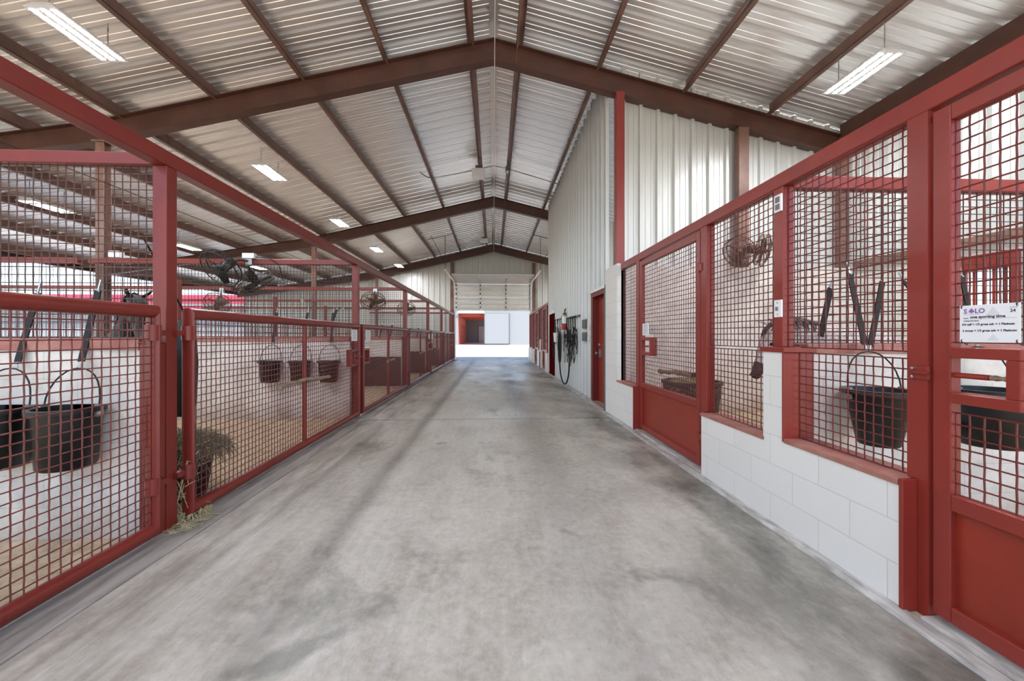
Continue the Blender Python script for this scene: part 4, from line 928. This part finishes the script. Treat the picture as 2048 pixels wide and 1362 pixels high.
def horse(label, loc, rz, sc, coat, head_low, mz, grp=None):
    t = thing('horse', label, 'horse', (0, 0, 0))
    if head_low: neck = [((.62, 0, 1.20), (.17, .24)), ((.84, 0, 1.30), (.12, .19)), ((1.02, 0, 1.36), (.095, .14))]; poll = (1.15, 0, 1.36); hd = (.42, 0, -.9)
    else: neck = [((.64, 0, 1.32), (.16, .23)), ((.80, 0, 1.52), (.12, .18)), ((.92, 0, 1.68), (.095, .14))]; poll = (1.03, 0, 1.76); hd = (.55, 0, -.83)
    h = Vector(hd).normalized(); p = Vector(poll)
    body = [((-.55, 0, 1.14), (.25, .27)), ((-.2, 0, 1.10), (.28, .30)), ((.15, 0, 1.08), (.27, .31)), ((.42, 0, 1.10), (.23, .30))]+neck
    head = [(tuple(p), (.085, .10)), (tuple(p+h*.13), (.092, .125)), (tuple(p+h*.28), (.078, .10)), (tuple(p+h*.42), (.058, .07)), (tuple(p+h*.54), (.058, .062)), (tuple(p+h*.60), (.044, .045))]
    ch = [body+head]
    n = len(body)
    up = Vector((-h.z, 0, h.x)); up = up if up.z > 0 else -up
    for s in (-1, 1):   # ears
        e = p+Vector((0, s*.05, .05)); ch.append([n, (tuple(e+up*.03), (.028, .022)), (tuple(e+up*.10+Vector((.01, s*.04, 0))), (.03, .016)), (tuple(e+up*.17+Vector((.02, s*.06, 0))), (.008, .006))])
    for s in (-1, 1):
        ch.append([3, ((.42, s*.15, .86), (.10, .13)), ((.44, s*.15, .62), (.058, .07)), ((.44, s*.15, .46), (.05, .052)), ((.44, s*.15, .14), (.034, .036)), ((.47, s*.15, .07), (.045, .045)), ((.49, s*.15, .02), (.058, .058))])
        ch.append([0, ((-.55, s*.14, .90), (.12, .17)), ((-.44, s*.15, .72), (.075, .11)), ((-.66, s*.15, .48), (.05, .06)), ((-.64, s*.15, .16), (.036, .038)), ((-.60, s*.15, .07), (.045, .045)), ((-.58, s*.15, .02), (.058, .058))])
    me = skin_mesh('horse_body', ch)
    o = bpy.data.objects.new('horse_body', me); C.objects.link(o); me.materials.append(M[coat]); me.materials.append(M['muzzle'])
    for f in me.polygons:
        f.use_smooth = True; c = f.center; d = (Vector(c)-p).dot(h)
        if (d > .43 and c.x > .7) or c.z < .06: f.material_index = 1
    o.parent = t
    mn = MB()   # mane
    top = [Vector(q[0])+Vector((0, 0, q[1][1]*.9)) for q in neck]+[p+Vector((-.02, 0, .1))]
    for i in range(len(top)-1):
        for k in range(22):
            a = top[i].lerp(top[i+1], k/22); s = rnd.choice((-1, -1, -1, 1)); mn.tube([a+Vector((0, 0, .02)), a+Vector((rnd.uniform(-.02, .02), s*.08, -.03)), a+Vector((rnd.uniform(-.03, .03), s*(.11+rnd.uniform(0, .02)), -.09-rnd.uniform(0, .06)))], [.012, .012, .003], 4)
    for k in range(12): a = p+Vector((.02, rnd.uniform(-.03, .03), .09)); mn.tube([a, a+h*.1+Vector((.06, 0, .0)), a+h*.2+Vector((.05, rnd.uniform(-.02, .02), 0))], [.01, .009, .002], 4)
    mn.build('mane', 'mane' if coat != 'darkhorse' else 'darkhorse', t, smooth=True)
    tl = MB()
    for k in range(26): y = rnd.uniform(-.03, .03); tl.tube([(-.78, y*.5, 1.18), (-.9, y, 1.0), (-.92+rnd.uniform(-.03, .03), y*1.6, .45)], [.016, .018, .004], 4)
    tl.build('tail', 'mane' if coat != 'darkhorse' else 'darkhorse', t, smooth=True)
    for s in (-1, 1):
        q = p+h*.19+up*.035+Vector((0, s*.088, 0)); MB().lathe([(0, -.02), (.014, -.014), (.02, 0), (.014, .014), (0, .02)], tuple(q), 12).build('eye', 'black', t, smooth=True)
        q = p+h*.56+up*.02+Vector((0, s*.045, 0)); MB().lathe([(0, -.016), (.012, -.01), (.014, 0), (.012, .01), (0, .016)], tuple(q), 10).build('nostril', 'black', t, smooth=True)
    t.location = loc; t.rotation_euler = (0, 0, rz); t.scale = (sc, sc, sc)
    return t
horse('flea-bitten grey horse lowering its dark muzzle behind the right mesh bay', (4.28, 4.28, 0), PI+.05, 1.0, 'greyhorse', True, 0)
horse('black horse facing the aisle behind the nearest left screen', (-4.52, 4.88, 0), math.radians(-37), .93, 'darkhorse', False, 0)


# ------------------------------------------------------------------ outdoors
b = thing('barn', 'white barn across the yard with a sliding door and a red interior', 'barn', (0, 58, 0))
m1 = MB(); m1.box(-1.35, 22, 58, 58.3, 0, 6.5); m1.box(-1.35-4.0, -1.35, 58, 58.3, 5.05, 6.5); m1.box(-22, -5.2, 58, 58.3, 0, 6.5); m1.build('front_wall', 'barnwhite', b)
m1 = MB(); m1.box(-22, 22, 57.4, 58.2, 6.5, 6.7); m1.build('roof_edge', 'barnwhite', b)
m1 = MB(); m1.box(-1.3, 2.35, 57.7, 57.85, .15, 4.6); m1.build('sliding_door', 'barnwhite', b)
m1 = MB(); m1.box(-5.2, 2.5, 57.68, 57.9, 4.6, 4.66); m1.build('door_rail', 'barnwhite', b)
m1 = MB(); m1.box(2.3, 2.42, 57.66, 57.9, .1, 4.6); m1.box(-1.35, -1.25, 57.66, 57.72, .1, 4.6); m1.box(-1.3, 2.4, 57.66, 57.72, .1, .2); m1.build('door_edge', 'barngrey', b)
m1 = MB(); m1.box(5.5, 5.56, 57.97, 58, 0, 6.5); m1.build('wall_seam', 'barngrey', b)
m1 = MB(); m1.box(-5.4, -5.2, 58.3, 74, 0, 4.6); m1.build('inner_wall', 'barnin', b)
m1 = MB(); m1.box(-5.4, 2, 58.3, 74, 4.6, 4.7)
for k in range(5): m1.box(-5.4, 2, 60+k*3, 60.2+k*3, 4.2, 4.6)
m1.build('inner_ceiling', 'barnin', b)
m1 = MB(); m1.box(-5.4, 2, 74, 74.2, 0, 4.7); m1.build('inner_back_wall', 'barngrey', b)
m1 = MB(); m1.box(-2.8, -1.4, 73.9, 74, .0, 3.1); m1.build('inner_door', 'barnwhite', b)
for k in range(5): MB().box(-5.2, -5.1, 60.2+k*2.6, 60.4+k*2.6, 0, 3.2).build('stall_upright', 'barnin', b)
m1 = MB(); m1.box(-5.2, -5.1, 59, 74, 3.1, 3.25); m1.box(-5.2, -5.1, 59, 74, 1.5, 1.6); m1.build('stall_rail', 'barnin', b)
b = thing('barn', 'long white barn with a bright red roof beyond the left side', 'barn', (-40, 40, 0))
m1 = MB(); m1.box(-75, -16.5, 40, 40.3, 0, 4.3); m1.build('wall', 'barnwhite', b)
m1 = MB(); m1.hexa([(-76, 39.2, 3.95), (-16, 39.2, 3.95), (-16, 40.4, 4.35), (-76, 40.4, 4.35), (-76, 39.6, 5.3), (-16, 39.6, 5.3), (-16, 52, 6.3), (-76, 52, 6.3)]); m1.build('roof', 'barnred', b)
m1 = MB(); m1.box(-76, -16, 39.15, 39.25, 4.2, 4.42); m1.build('gutter', 'barnwhite', b)

# ------------------------------------------------------------------ world, sun, camera
wd = bpy.data.worlds.new('sky'); bpy.context.scene.world = wd; wd.use_nodes = True
nt = wd.node_tree; bg = nt.nodes['Background']
sk = nt.nodes.new('ShaderNodeTexSky'); sk.sky_type = 'NISHITA'; sk.sun_disc = False; sk.sun_elevation = math.radians(58); sk.sun_rotation = math.radians(160); sk.air_density = 1.0; sk.dust_density = .15; sk.ozone_density = 2.
nt.links.new(sk.outputs[0], bg.inputs[0]); bg.inputs[1].default_value = .16
su = bpy.data.lights.new('sun', 'SUN'); su.energy = 4.2; su.angle = .01; su.color = (1, .96, .9)
so = bpy.data.objects.new('sun', su); C.objects.link(so); so.rotation_euler = Vector((-.55, .33, -.76)).to_track_quat('-Z', 'Y').to_euler()

f = 785.; th = math.atan(37/f)
cam = bpy.data.cameras.new('camera'); co = bpy.data.objects.new('camera', cam); C.objects.link(co)
co.location = (0, 0, 1.29); co.rotation_euler = (PI/2, 0, -th)
cam.sensor_width = 36; cam.sensor_fit = 'HORIZONTAL'; cam.lens = f/2048*36; cam.shift_y = -9/2048; cam.clip_start = .05; cam.clip_end = 400
sc = bpy.context.scene; sc.camera = co
sc.view_settings.view_transform = 'Standard'; sc.view_settings.look = 'None'; sc.view_settings.gamma = 1; sc.view_settings.use_curve_mapping = False
sc.view_settings.exposure = 1.12
sc.cycles.max_bounces = 10; sc.cycles.diffuse_bounces = 6
